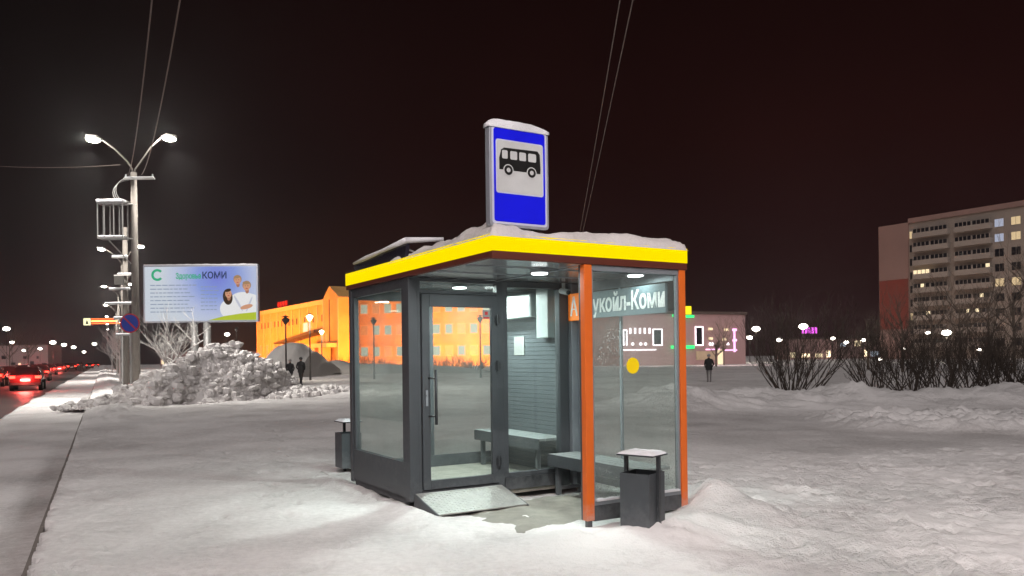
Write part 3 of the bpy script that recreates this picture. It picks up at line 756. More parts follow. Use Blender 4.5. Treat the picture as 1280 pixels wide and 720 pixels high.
street_lamp(p0[0], p0[1], Hp, 'street lamp on the near side of the shelter, beside the snowy platform')
for s, dx, dz in ((-1, 1.60, 1.2), (1, 1.5, 1.6)):
    spot((p0[0]+s*dx*rn.x, p0[1]+s*dx*rn.y, Hp+dz-.35), 2700 if s < 0 else 2600, (1.0, .80, .785) if s < 0 else (1.0, .97, .94))

# equipment rack, cable coil and crossarm on the nearest pole
RK = empty('equipment_rack', (px_, py_-.25, 7.1), 0, 'snow topped metal frame cage bracketed to the street lamp pole', 'equipment rack')
w, dp, hh = 1.16, .55, 1.55
x0 = -1.42
for zz, nm in ((0, 'bottom_frame'), (hh, 'top_frame')):
    mb = MB()
    mb.box(x0, x0+w, -dp/2, -dp/2+.05, zz, zz+.06).box(x0, x0+w, dp/2-.05, dp/2, zz, zz+.06).box(x0, x0+.05, -dp/2+.051, dp/2-.051, zz, zz+.06).box(x0+w-.05, x0+w, -dp/2+.051, dp/2-.051, zz, zz+.06)
    mb.build(nm, M['steel'], RK)
for xx in (0, .30, .72, w-.05, ):
    for yy in ((-dp/2, dp/2-.05)):
        MB().box(x0+xx, x0+xx+.045, yy+.003, yy+.047, .061, hh-.001).build('upright', M['steel'], RK)
mb = MB(); 
mb.box(x0-.04, x0+w+.04, -dp/2-.03, dp/2+.03, hh+.062, hh+.20); mb.box(x0, x0+w, -dp/2, dp/2, .062, .14)
mb.build('snow_cover', M['snow'], RK, bevel=.06)
MB().tube([(x0+w*.3, 0, 0), (-.1, .1, -1.1)], .03, 6).tube([(x0+w, 0, .03), (.1, .2, .03)], .04, 6).tube([(x0+w, 0, hh+.03), (.1, .2, hh+.03)], .04, 6).build('brace', M['steel'], RK)
CA = empty('cable_crossarm', (px_, py_-.22, 9.75), 0, 'snowy crossarm with loops of slack cable at the pole top', 'crossarm')
MB().box(-.35, 1.05, -.04, .04, .02, .10).build('arm', M['steel'], CA)
MB().box(-.3, 1.0, -.05, .05, .101, .15).build('snow_cover', M['snow'], CA, bevel=.02)
mb = MB()
for k in range(3):
    pts = [(-.1-.55*math.sin(a*math.pi/10)*(1+.15*k)-.05, .02*k, -.45-.05*k+.55*math.cos(a*math.pi/10)) for a in range(11)]
    mb.tube(pts, .013, 6)
mb.build('cable_coil', M['steel'], CA, smooth=True)
for dx in (-.25, .95): MB().tube([(dx, 0, .10), (dx, 0, .26)], [.04, .03], 8).build('insulator', M['white'], CA)

# wires
def wire(a, b, sag, label, r=.016, n=40):
    a, b = Vector(a), Vector(b); pts = [a.lerp(b, i/n)-Vector((0, 0, sag*4*(i/n)*(1-i/n))) for i in range(n+1)]
    o = MB().tube(pts, r, 5).build('overhead_wire', M['wire'], None, smooth=True); tag(o, label, 'wire', 'overhead wires'); return o
def mid_wire(p_far, pa, end_y, label, r=.016):
    # parabola through the far end, a mid point and continuing to end_y
    a, m_ = Vector(p_far), Vector(pa)
    dirx = (a.x-m_.x)/(a.y-m_.y); end = Vector((m_.x+dirx*(end_y-m_.y), end_y, a.z-.6))
    L_ = (a.y-end_y); t = (a.y-m_.y)/L_; base = a.z+(end.z-a.z)*t; sag = (base-m_.z)/(4*t*(1-t))
    wire(a, end, sag, label, r)
mid_wire((px_-.15, py_-.2, 10.0), P(190, 0, 14), p0[1], 'steeper of the two wires rising from the street lamp pole')
mid_wire((px_+.45, py_-.2, 10.0), P(225, 0, 14), p0[1], 'slanting wire rising from the crossarm end of the lamp pole')
mid_wire(P(719, 322, 48), P(775, 0, 12), p0[1], 'thin wire above the shelter, nearer the bus sign', .011)
mid_wire(P(721, 322, 48), P(791, 0, 12), p0[1], 'thin wire above the shelter, on the apartment block side', .011)
wire(P(-40, 205, 40), P(150, 206, 36.2), .15, 'level wire running left from the nearest lamp pole', .014)
# plain pole behind shelter carrying the two centre wires
o = MB().tube([P(720, 320, 48)-Vector((0, 0, 7.8)), P(720, 320, 48)], [.14, .10], 10).build('wire_pole', M['concrete']); tag(o, 'slim wire pole standing far behind the shelter corner', 'pole')

# second, cluttered pole beside the first with snowy brackets
UP = empty('utility_pole', (XY(158, 38), 38, 0), 0, 'slim utility pole with snowy brackets just left of the lamp pole', 'pole')
MB().tube([(0, 0, 0), (0, 0, 8.0)], [.15, .11], 10).build('pole', M['concrete_dark'], UP, smooth=True)
rnd = random.Random(3)
for k, (yy, dx0, dx1) in enumerate([(323, -.55, .2), (345, -.3, .6), (363, -.7, .3), (381, -.9, .4), (399, -.5, .5), (420, -.4, .35)]):
    z = P(158, yy, 38).z
    b_ = MB().box(dx0, dx1, -.2, -.13, z, z+.05).build('bracket', M['steel'], UP)
    MB().box(dx0, dx1, -.22, -.11, z+.051, z+.13).build('snow_cover', M['snow'], b_, bevel=.03)
CB = empty('junction_box', tuple(P(149, 356, 37.6)), 0, 'small grey box sign fixed on an arm left of the utility pole', 'junction box')
MB().box(-.22, .22, -.06, .06, 0, .42).build('box', M['steel_dark'], CB, bevel=.01)
MB().tube([(-.25, 0, .45), (.45, .2, .47)], .025, 6).build('arm', M['frost'], CB)

# no stopping sign
NP = empty('no_parking_sign', (XY(163, 30), 30, 0), 0, 'round blue no parking sign with red slash on a thin post', 'road sign')
zc = P(163, 404, 30).z
MB().tube([(0, .04, 0), (0, .04, zc+.3)], .035, 8).build('post', M['steel'], NP, smooth=True)
def disc(r, y, t, n=32, cx=0, cz=0): return [(cx+r*math.cos(2*math.pi*a/n), y, cz+r*math.sin(2*math.pi*a/n)) for a in range(n)]
def discp(mb, r, y, t, cz, cx=0, mi=0, n=32): return mb.prism(disc(r, y, t, n, cx, cz), (0, -t, 0), mi)
M['sred'] = pmat('sign_red', (.45, .02, .03), .4); M['sblue'] = pmat('road_sign_blue', (.02, .05, .34), .4)
discp(MB(), .37, 0, .012, zc).build('plate', M['sred'], NP)
discp(MB(), .32, -.0125, .003, zc).build('blue_field', M['sblue'], NP)
MB().prism([(-.24, -.016, zc+.20), (-.20, -.016, zc+.24), (.24, -.016, zc-.20), (.20, -.016, zc-.24)], (0, -.003, 0)).build('slash', M['sred'], NP)

# lit crossing sign on red glowing arm
CS = empty('crossing_sign', tuple(P(118, 403, 42)), 0, 'small lit yellow crossing sign at the end of a red glowing arm over the road', 'road sign')
M['neonred'] = emat('red_led_tube', (1.0, .12, .03), 4.0); M['neonor'] = emat('orange_led_tube', (1.0, .40, .10), 5.0)
M['signlit'] = emat('lit_sign_face', (1.0, .95, .55), 1.3)
MB().box(-.58, -.16, -.03, .09, -.17, .24).build('sign_box', M['steel_dark'], CS)
MB().box(-.56, -.18, -.036, -.031, -.15, .22).build('lit_face', M['signlit'], CS)
MB().prism([(-.45, -.038, -.08), (-.29, -.038, -.08), (-.37, -.038, .14)], (0, -.004, 0)).build('walking_symbol', M['black'], CS)
MB().box(-.15, 1.2, -.02, .02, .03, .10).build('orange_tube', M['neonor'], CS)
MB().box(-.15, 1.35, -.01, .03, -.08, -.03).box(-.15, 1.35, -.01, .03, .16, .20).build('red_tube', M['neonred'], CS)
MB().tube([(1.35, .05, .06), (1.42, .1, .06), (1.42, .1, -3.6)], .06, 8).build('post', M['steel'], CS)

# ------------------------------------------------------------------ billboard
def grad_emis(name):
    m, nt, out = nmat(name); N, L = nt.nodes, nt.links
    tc = N.new('ShaderNodeTexCoord'); sp = N.new('ShaderNodeSeparateXYZ'); L.new(tc.outputs['Object'], sp.inputs[0])
    vm = N.new('ShaderNodeVectorMath'); vm.operation = 'DISTANCE'; vm.inputs[1].default_value = (.9, 0, .9)
    L.new(tc.outputs['Object'], vm.inputs[0])
    cr = N.new('ShaderNodeValToRGB'); e = cr.color_ramp.elements
    e[0].position = 0.0; e[0].color = (.23, .27, .80, 1); e[1].position = 1.0; e[1].color = (.72, .78, .86, 1)
    q = e.new(.35); q.color = (.30, .40, .84, 1); q = e.new(.65); q.color = (.55, .62, .88, 1)
    mr = N.new('ShaderNodeMath'); mr.operation = 'DIVIDE'; mr.inputs[1].default_value = 3.0; L.new(vm.outputs['Value'], mr.inputs[0]); L.new(mr.outputs[0], cr.inputs[0])
    em = N.new('ShaderNodeEmission'); em.inputs['Strength'].default_value = .80; L.new(cr.outputs[0], em.inputs['Color'])
    L.new(em.outputs[0], out.inputs[0]); return m
BB = empty('billboard', (XY(252, 44), 44, 0), R(2), 'backlit pale blue billboard on two posts behind the snow pile', 'billboard')
zb = P(252, 401, 44).z; bw, bh = 6.1, 3.0
MB().box(-bw/2-.08, bw/2+.08, .0, .35, zb-.08, zb+bh+.08).build('frame', M['signframe'], BB)
fz = zb+bh/2
pn = MB().box(-bw/2, bw/2, -.006, .001, -bh/2, bh/2).build('poster', grad_emis('poster_light'), BB); pn.location = (0, 0, fz)
def em(n, c, s=.8): return emat(n, c, s)
EG, EK, EW, ESK, EHR, EY, ER = em('poster_green', (.05, .55, .28), .7), em('poster_ink', (.03, .05, .12), .8), em('poster_white', (.85, .85, .85), .9), em('poster_skin', (.70, .36, .22), .85), em('poster_hair', (.06, .035, .02), .8), em('poster_lime', (.55, .65, .05), .8), em('poster_brown', (.45, .28, .15), .8)
# logo ring
ring = MB()
for k in range(20):
    a0, a1 = R(40+k*14), R(40+(k+1)*14)
    c_ = (-2.35, 1.05)
    ring.prism([(c_[0]+.20*math.cos(a0), -.010, c_[1]+.20*math.sin(a0)), (c_[0]+.33*math.cos(a0), -.010, c_[1]+.33*math.sin(a0)), (c_[0]+.33*math.cos(a1), -.010, c_[1]+.33*math.sin(a1)), (c_[0]+.20*math.cos(a1), -.010, c_[1]+.20*math.sin(a1))], (0, -.003, 0))
ring.build('logo', EG, pn)
TB = lambda x, z: Matrix(((1, 0, 0, x), (0, 0, -1, -.012), (0, 1, 0, z), (0, 0, 0, 1)))
text_obj('heading', 'Здоровье', .42, TB(-1.35, .84), EG, pn, .002, .012, 1.38)
text_obj('heading', 'КОМИ', .50, TB(.10, .84), EK, pn, .002, .012, 1.32)
rnd = random.Random(5)
EL = em('poster_text', (.38, .46, .62), .7)
for k in range(8):
    z = .45-k*.21; x = -2.75; mb = MB()
    while x < (-.75 if k % 3 else -.45):
        w = rnd.uniform(.12, .35); mb.box(x, x+w, -.011, -.0075, z, z+.055); x += w+.05
    mb.build('text_line', EL, pn)
for k in range(7):
    z = .35-k*.21; x = .0; mb = MB()
    while x < .85:
        w = rnd.uniform(.1, .25); mb.box(x, x+w, -.011, -.0075, z, z+.05); x += w+.05
    mb.build('text_line', EL, pn)
def face(cx, cz, r, hr, top):
    def ell(a_, b_, x, z, y, n=24): return [(x+a_*math.cos(2*math.pi*k/n), y, z+b_*math.sin(2*math.pi*k/n)) for k in range(n)]
    MB().prism(ell(r*1.12, r*1.28, cx-.03, cz+.08, -.012-top), (0, -.002, 0)).build('hair', hr, pn)
    MB().prism(ell(r*.78, r, cx, cz, -.0145-top), (0, -.002, 0)).build('face', ESK, pn)
def shirt(pts, m, top): MB().prism([(x, -.010-top, z) for x, z in pts], (0, -.0015, 0)).build('shirt', m, pn)
def ellp(cx, cz, a_, b_, y, rot=0, n=28): return [(cx+a_*math.cos(t)*math.cos(rot)-b_*math.sin(t)*math.sin(rot), y, cz+a_*math.cos(t)*math.sin(rot)+b_*math.sin(t)*math.cos(rot)) for t in [2*math.pi*k/n for k in range(n)]]
def flat(name, polys, m, y): 
    mb = MB()
    for pl in polys: mb.prism([(x, y, z) for x, _, z in pl], (0, -.0015, 0))
    return mb.build(name, m, pn)
ESK2 = em('poster_skin_shade', (.48, .22, .14), .8); EW2 = em('poster_white_shade', (.58, .60, .70), .9); ELP = em('poster_lips', (.55, .08, .08), .8)
def portrait(cx, cz, r, hair, y, long_hair=False, tilt=0):
    if long_hair: flat('hair', [ellp(cx-.04, cz-.18, r*1.15, r*1.9, 0, tilt)], hair, y)
    else: flat('hair', [ellp(cx, cz+r*.25, r*.98, r*1.05, 0, tilt)], hair, y)
    flat('neck', [ellp(cx+.02, cz-r*1.05, r*.42, r*.6, 0)], ESK2, y-.002)
    f_ = flat('face', [ellp(cx, cz, r*.78, r*1.02, 0, tilt)], ESK, y-.004)
    flat('fringe', [ellp(cx-.03, cz+r*.82, r*.80, r*.38, 0, tilt+.15)], hair, y-.006)
    flat('eyes', [ellp(cx-r*.3, cz+r*.12, r*.13, r*.07, 0), ellp(cx+r*.3, cz+r*.12, r*.13, r*.07, 0)], EHR, y-.006)
    flat('smile', [ellp(cx, cz-r*.48, r*.28, r*.10, 0)], ELP, y-.006)
flat('shirt', [ellp(2.25, -.55, .80, .62, 0, .1), [(1.5, 0, -1.2), (3.02, 0, -1.2), (3.02, 0, -.1), (2.5, 0, .05), (1.9, 0, .0)]], EW, -.010)
flat('shirt_fold', [ellp(2.05, -.55, .06, .5, 0, .5), ellp(2.65, -.6, .05, .45, 0, -.4)], EW2, -.0125)
portrait(2.02, .72, .23, ER, -.014); portrait(2.52, .38, .24, ER, -.022, tilt=-.15)
flat('shirt', [ellp(1.5, -.85, .45, .5, 0)], EW, -.031)
portrait(1.52, -.02, .23, EHR, -.033+.0005, True, .1)
flat('hand', [ellp(2.5, -.75, .35, .12, 0, .25)], ESK, -.033)
MB().prism([(.4, -.044, -1.48), (3.03, -.044, -1.48), (3.03, -.044, -1.05), (2.2, -.044, -1.12), (1.3, -.044, -1.25)], (0, -.002, 0)).build('lime_band', EY, pn)
for x in (-.45, .25):
    MB().tube([(x, .2, 0), (x, .2, zb-.08)], [.22, .20], 12).build('post', M['steel'], BB, smooth=True)
mb = MB(); n = 60
for i in range(n):
    x = -bw/2-.05+(bw+.1)*i/n; hh = .05+.05*abs(nz(x*2, 5))
    mb.box(x, x+(bw+.1)/n-.0005, .0, .34, zb+bh+.081, zb+bh+.081+hh)
mb.build('snow_cover', M['snow'], BB)

# ------------------------------------------------------------------ snow piles
def pile(name, label, prof, base_d, depth, res, chunky, mat, nch, seed, crest=.5):
    """prof: list of (pixel x, silhouette pixel y, pixel y of the foot); a heap heightfield with broken crust lumps"""
    rnd = random.Random(seed)
    nx = res; ny = int(res*.6); mb = MB(); pts = {}
    xs0, xs1 = prof[0][0], prof[-1][0]
    def interp(x):
        for (a, ya, fa), (b_, yb, fb) in zip(prof, prof[1:]):
            if a <= x <= b_:
                k = (x-a)/(b_-a); k2 = k*k*(3-2*k)
                return ya+(yb-ya)*k2, fa+(fb-fa)*k
        return prof[-1][1], prof[-1][2]
    def surf(k, j):
        x = xs0+(xs1-xs0)*k; sy, fy = interp(x)
        hz = HZ-math.tan(ROLL)*(x-640)
        d0 = CAMH*F/(fy-hz); dc = d0+depth*crest
        H = max(0, CAMH-(sy-hz)/F*dc)
        d = d0+depth*j
        q = j/crest if j < crest else (1-j)/(1-crest)
        env = math.sin(max(0, min(1, q))*math.pi/2)**.9
        X = (x-640)/F*d0+0*(d)
        X = (x-640)/F*(d0+depth*.17); Y = d
        if chunky:
            c1 = cells(X*1.7, Y*1.7); c2 = cells(X*4.6+9, Y*4.6); pw_ = .45+.55*sm(-.15, .25, nz(X*.7, Y*.7+3))
            dz = (.20*min(.5, c1)*pw_+.13*min(.5, c2)*pw_+.20*fbm(X*1.1, Y*1.1)-.08)*(.25+.75*min(1, H))
            dz += .08*fbm(X*4, Y*4)+.05*fbm(X*11, Y*11)*pw_
        else: dz = .06*fbm(X*.9, Y*.9)
        return (X, Y, max(-.03, H*env+dz*min(1, env*3)-.02*(env < .02)))
    for i in range(nx+1):
        for j in range(ny+1): mb.v.append(surf(i/nx, j/ny))
    for i in range(nx):
        for j in range(ny): a = i*(ny+1)+j; mb.f.append((a, a+ny+1, a+ny+2, a+1)); mb.m.append(0)
    for _ in range(nch):
        k, j = rnd.random(), rnd.random()*.75-.03
        x, y, z = surf(k, max(0, j))
        r = rnd.choice((.025, .03, .035, .04, .05, .06, .08, .11, .2))*rnd.uniform(.8, 1.25)
        if j < 0: y += rnd.uniform(-.6, 0)
        mb.chunk((x+rnd.uniform(-.1, .1), y, z+r*.25), r, rnd)
    return tag(mb.build(name, mat, None, smooth=False), label, 'snow pile')
pile('snow_pile', 'long pile of broken snow chunks below the billboard',
     [(98, 506, 509), (120, 492, 511), (150, 474, 511), (180, 462, 509), (205, 449, 508), (228, 438, 506), (250, 434, 504), (275, 442, 503), (300, 452, 502), (322, 460, 500), (333, 474, 499), (343, 488, 498), (382, 490, 497), (396, 486, 496), (418, 491, 494)],
     30, 8.0, 300, True, M['snow_chunk'], 3200, 4)
pile('gravel_snow_heap', 'smooth dark rounded heap of dirty snow behind the two walkers',
     [(300, 468, 470), (318, 452, 471), (336, 432, 472), (350, 428, 472), (362, 429, 472), (380, 440, 472), (396, 452, 471), (412, 466, 470)], 70, 12, 60, False, M['snow_dirty'], 0, 5)
pile('far_snow_heap', 'low dark ridge of snow right of the rounded heap',
     [(385, 466, 468), (400, 452, 468), (415, 450, 468), (435, 455, 468), (470, 455, 468), (520, 456, 467), (560, 458, 467), (600, 462, 467), (620, 466, 467)], 80, 9, 60, False, M['snow_dirty'], 0, 6)

# ------------------------------------------------------------------ vegetation
def branchy(mb, base, direction, length, r, depth, rnd, spread=.45, sides=4, up=.1, twigs=4, mi=0):
    pts = [Vector(base)]; d = Vector(direction).normalized(); n = 4 if depth > 1 else 3; rr = [r]
    for i in range(n):
        d = (d+Vector((rnd.uniform(-1, 1), rnd.uniform(-1, 1), rnd.uniform(-.5, 1)*1))*.19+Vector((0, 0, up*.3))).normalized()
        pts.append(pts[-1]+d*length/n); rr.append(max(.004, r*(1-(i+1)/n*.55)))
    mb.tube(pts, rr, sides if depth > 1 else 3, mi, cap=False)
    if depth <= 0: return
    for k in range(twigs):
        q = rnd.uniform(.25, 1.0); f = q*n; i = min(n-1, int(f)); p = pts[i].lerp(pts[i+1], f-i)
        dd = (pts[i+1]-pts[i]).normalized()
        side = Vector((rnd.uniform(-1, 1), rnd.uniform(-1, 1), rnd.uniform(-.2, .8))).normalized()
        nd = (dd*(1-spread)+side*spread+Vector((0, 0, up))).normalized()
        branchy(mb, p, nd, length*rnd.uniform(.45, .7), rr[i]*.6, depth-1, rnd, spread, sides, up, twigs, mi)
def bush(x, y, h, w, stems, label, seed, mat=None, depth=2, z0=None, twigs=4, group='bare bushes along the snow bank', r0=.022):
    rnd = random.Random(seed); mb = MB()
    z0 = gh(x, y)[0]-.1 if z0 is None else z0
    for k in range(stems):
        a = rnd.uniform(0, 6.283); tilt = rnd.uniform(.05, 1.0)**.8*w/h*.75
        d = Vector((math.cos(a)*tilt*1.5, math.sin(a)*tilt*1.5, 1))
        b_ = (math.cos(a)*.75*rnd.random(), math.sin(a)*.5*rnd.random(), 0); d = d+Vector((rnd.uniform(-.35, .35), rnd.uniform(-.2, .2), 0))
        branchy(mb, b_, d, h*rnd.uniform(.6, .85), r0*rnd.uniform(.8, 1.5), depth, rnd, .42, 4, .12, twigs)
    o = mb.build('bare_bush', mat or M['bark'], None); o.location = (x, y, z0)
    return tag(o, label, 'bush', group)
def tree(x, y, h, label, seed, mat=None, depth=4, name='bare_tree', group=None, r=.14, spread=.5, twigs=4, frost=False, lean=(0, 0)):
    rnd = random.Random(seed)
    T = empty(name, (x, y, 0), 0, label, 'tree', group)
    mb = MB(); pts = [Vector((lean[0]*k*k*.06, lean[1]*k*k*.06, h*.6*k/5)) for k in range(6)]
    mb.tube(pts, [r*(1-.13*k) for k in range(6)], 7); mb.build('trunk', mat or M['bark_pale'], T)
    cb = MB()
    for k in range(13):
        q = rnd.uniform(.35, 1.0)*5; i = min(4, int(q)); p = pts[i].lerp(pts[i+1], q-i)
        a = rnd.uniform(0, 6.283); d = Vector((math.cos(a), math.sin(a), rnd.uniform(.5, 1.8)))
        branchy(cb, p, d, h*rnd.uniform(.25, .42), r*.38, depth-2, rnd, spread, 4, .1, twigs)
    cb.build('crown', (M['frost'] if frost else (mat or M['bark_pale'])), T); return T
bx = [(990, 28.5, 2.75, 2.6, 46, 'wide fan shaped bare bush just right of the shelter'),
      (1098, 28.0, 2.2, 1.9, 34, 'bare bush with long slanting stems below the apartment block corner'),
      (1140, 28.5, 2.1, 1.7, 34, 'bare bush second in the row along the bank'),
      (1178, 28.5, 2.0, 1.7, 36, 'dense low bare bush in the middle of the bank row'),
      (1215, 28.2, 2.0, 1.7, 36, 'dense bare bush near the frame edge, fourth of the row'),
      (1252, 28.6, 2.1, 1.8, 38, 'thick dark bush fifth along the snow bank'),
      (1290, 28.3, 2.1, 1.8, 34, 'dark bush cut by the picture edge')]
for k, (x, d, h, w, st, lb) in enumerate(bx): bush(XY(x, d), d, h, w, int(st*.95), lb, 20+k, depth=3, twigs=3, r0=.018)
for k, (x, lb) in enumerate([(455, 'low distant bush seen through the road side glass'), (478, 'second low distant bush seen through the road side glass'), (545, 'low distant bush seen through the door glass'), (568, 'middle distant bush seen through the door glass'), (592, 'distant bush near the door hinge side'), (425, 'low distant bush left of the shelter')]):
    bush(XY(x, 90), 90, 1.9, 2.6, 26, lb, 120+k, depth=1, z0=-.05, twigs=6, group='distant low bushes', r0=.04)
tr = [(1128, 60, 6.5), (1165, 66, 7.5), (1200, 58, 7.8), (1236, 64, 8.5), (1268, 60, 9.0), (1085, 70, 5.5), (1300, 58, 9.5)]
tl = ['thin bare tree before the red end of the apartment block', 'bare tree in front of the first balcony column', 'bare tree beside the bright lamp under the apartments', 'tall bare tree before the second balcony column', 'tallest bare tree before the lit windows', 'short bare tree left of the apartment block', 'bare tree cut by the picture edge']
for k, ((x, d, h), lb) in enumerate(zip(tr, tl)): tree(XY(x, d), d, h, lb, 40+k, depth=4, group='bare trees before the apartment block', r=.12)
# frosted trees near the pole
tree(XY(196, 41), 41, 4.4, 'bent snow laden tree between the lamp pole and the billboard', 61, M['frost'], 4, 'frosted_tree', 'frosted trees by the road', .09, .6, 5, True, (1.6, 0))
for k, (x, d, h, lb) in enumerate([(150, 60, 4.6, 'frosted tree just left of the utility pole'), (146, 85, 5.5, 'frosted tree farther along the road'), (140, 120, 6, 'small distant frosted tree near the road end'), (215, 48, 3.6, 'frosted shrub like tree under the billboard')]):
    tree(XY(x, d), d, h, lb, 70+k, M['frost'], 4, 'frosted_tree', 'frosted trees by the road', .09, .55, 4, True)
for k, (x, d, h, lb) in enumerate([(12, 140, 9, 'dim bare tree across the road at the picture edge'), (35, 160, 9, 'dim bare tree across the road beside the far lamps'), (905, 110, 7.5, 'bare tree before the outlined shop'), (895, 100, 4.5, 'small bare tree left of the shop door')]):
    tree(XY(x, d), d, h, lb, 90+k, M['bark_pale'], 4, 'bare_tree', 'distant bare trees', .12)

# ------------------------------------------------------------------ people
def person(loc, rz, label, coat, legs, h=1.72, stride=.22, hood=None, hat=(.05, .05, .05), group=None):
    s = h/1.75
    J = {}; E = []
    def j(n, x, y, z, r, par=None):
        J[n] = (Vector((x*s, y*s, z*s)), r*s, len(J)); 
        if par: E.append((J[par][2], J[n][2]))
    st = stride
    j('pel', 0, 0, .96, .15); j('wst', 0, 0, 1.12, .155, 'pel'); j('cst', 0, .0, 1.32, .175, 'wst'); j('nkb', 0, 0, 1.47, .09, 'cst'); j('nk', 0, .01, 1.53, .058, 'nkb')
    j('hd', 0, .015, 1.62, .095, 'nk'); j('top', 0, .015, 1.70, .07, 'hd')
    for sd, fw in ((-1, 1), (1, -1)):
        q = 'l' if sd < 0 else 'r'
        j(q+'hip', sd*.10, 0, .88, .105, 'pel'); j(q+'kn', sd*.10, fw*st*.55, .49, .07, q+'hip'); j(q+'an', sd*.10, fw*st*.8-.03, .10, .05, q+'kn')
        j(q+'toe', sd*.115, fw*st*.8+.14, .05, .042, q+'an')
        j(q+'sh', sd*.19, 0, 1.40, .075, 'cst'); j(q+'el', sd*.27, -.06, 1.13, .058, q+'sh'); j(q+'wr', sd*.20, .10, .97, .045, q+'el'); j(q+'hn', sd*.15, .15, .95, .04, q+'wr')
    me = bpy.data.meshes.new('body'); me.from_pydata([J[k][0] for k in J], E, [])
    o = bpy.data.objects.new('tmp_body', me); COL.objects.link(o)
    o.modifiers.new('Skin', 'SKIN')
    for k, dat in zip(J, me.skin_vertices[0].data): dat.radius = (J[k][1], J[k][1]*.85); dat.use_root = (k == 'pel')
    sb = o.modifiers.new('Sub', 'SUBSURF'); sb.levels = sb.render_levels = 1
    dg = bpy.context.evaluated_depsgraph_get(); dg.update()
    m2 = bpy.data.meshes.new_from_object(o.evaluated_get(dg)); bpy.data.objects.remove(o)
    m2.name = 'person'
    cm = pmat('coat_'+label[:6], coat, .8); lm = pmat('trousers_'+label[:6], legs, .8); sk = pmat('skin', (.45, .27, .2), .6); sh = pmat('boots', (.02, .02, .02), .6)
    m2.materials.clear()
    for mm in (cm, lm, sk, sh): m2.materials.append(mm)
    for p in m2.polygons:
        z = p.center.z/s; p.use_smooth = True
        p.material_index = 3 if z < .13 else 1 if z < .80 and abs(p.center.x) < .2*s else 2 if z > 1.53 else 0
    ob = bpy.data.objects.new('person', m2); COL.objects.link(ob); ob.location = loc; ob.rotation_euler = (0, 0, rz)
    tag(ob, label, 'person', group)
    # hat / hair and coat skirt, face features
    MB().sphere((0, .0, 1.665*s), .108*s, 14, 8, 0, (1, 1.08, .92)).build('knitted_hat', pmat('hat_'+label[:6], hat, .9), ob, smooth=True)
    mb = MB(); rings = [(.80, .21, .17), (.95, .20, .165), (1.12, .185, .15), (1.30, .20, .16)]
    n = 16
    for z, a, b_ in rings:
        for k in range(n): mb.v.append((a*s*math.cos(2*math.pi*k/n), b_*s*math.sin(2*math.pi*k/n), z*s))
    for i in range(3):
        for k in range(n): mb.f.append((i*n+k, i*n+(k+1) % n, (i+1)*n+(k+1) % n, (i+1)*n+k)); mb.m.append(0)
    mb.build('coat', cm, ob, smooth=True)
    MB().sphere((0, .108*s, 1.615*s), .016*s, 8, 6).build('nose', sk, ob, smooth=True)
    return ob
d = 49.0
person((XY(362.5, d), d, 0), R(5), 'walker in a dark jacket with pale hat, left of the pair by the snow piles', (.02, .02, .022), (.02, .02, .03), 1.62, .3, hat=(.35, .33, .32))
person((XY(376.5, d), d-.1, 0), R(-4), 'walker in a long black coat, right of the pair by the snow piles', (.008, .008, .009), (.012, .012, .012), 1.74, .3)
person((XY(102, 150), 150, -.1), R(60), 'dark pedestrian crossing the road far away', (.01, .01, .01), (.01, .01, .01), 1.75, .4)
person((XY(886, 44), 44, 0), R(150), 'lone person in black coat and pale trousers right of the shelter', (.012, .012, .014), (.16, .15, .15), 1.62, .08, hat=(.3, .3, .3))

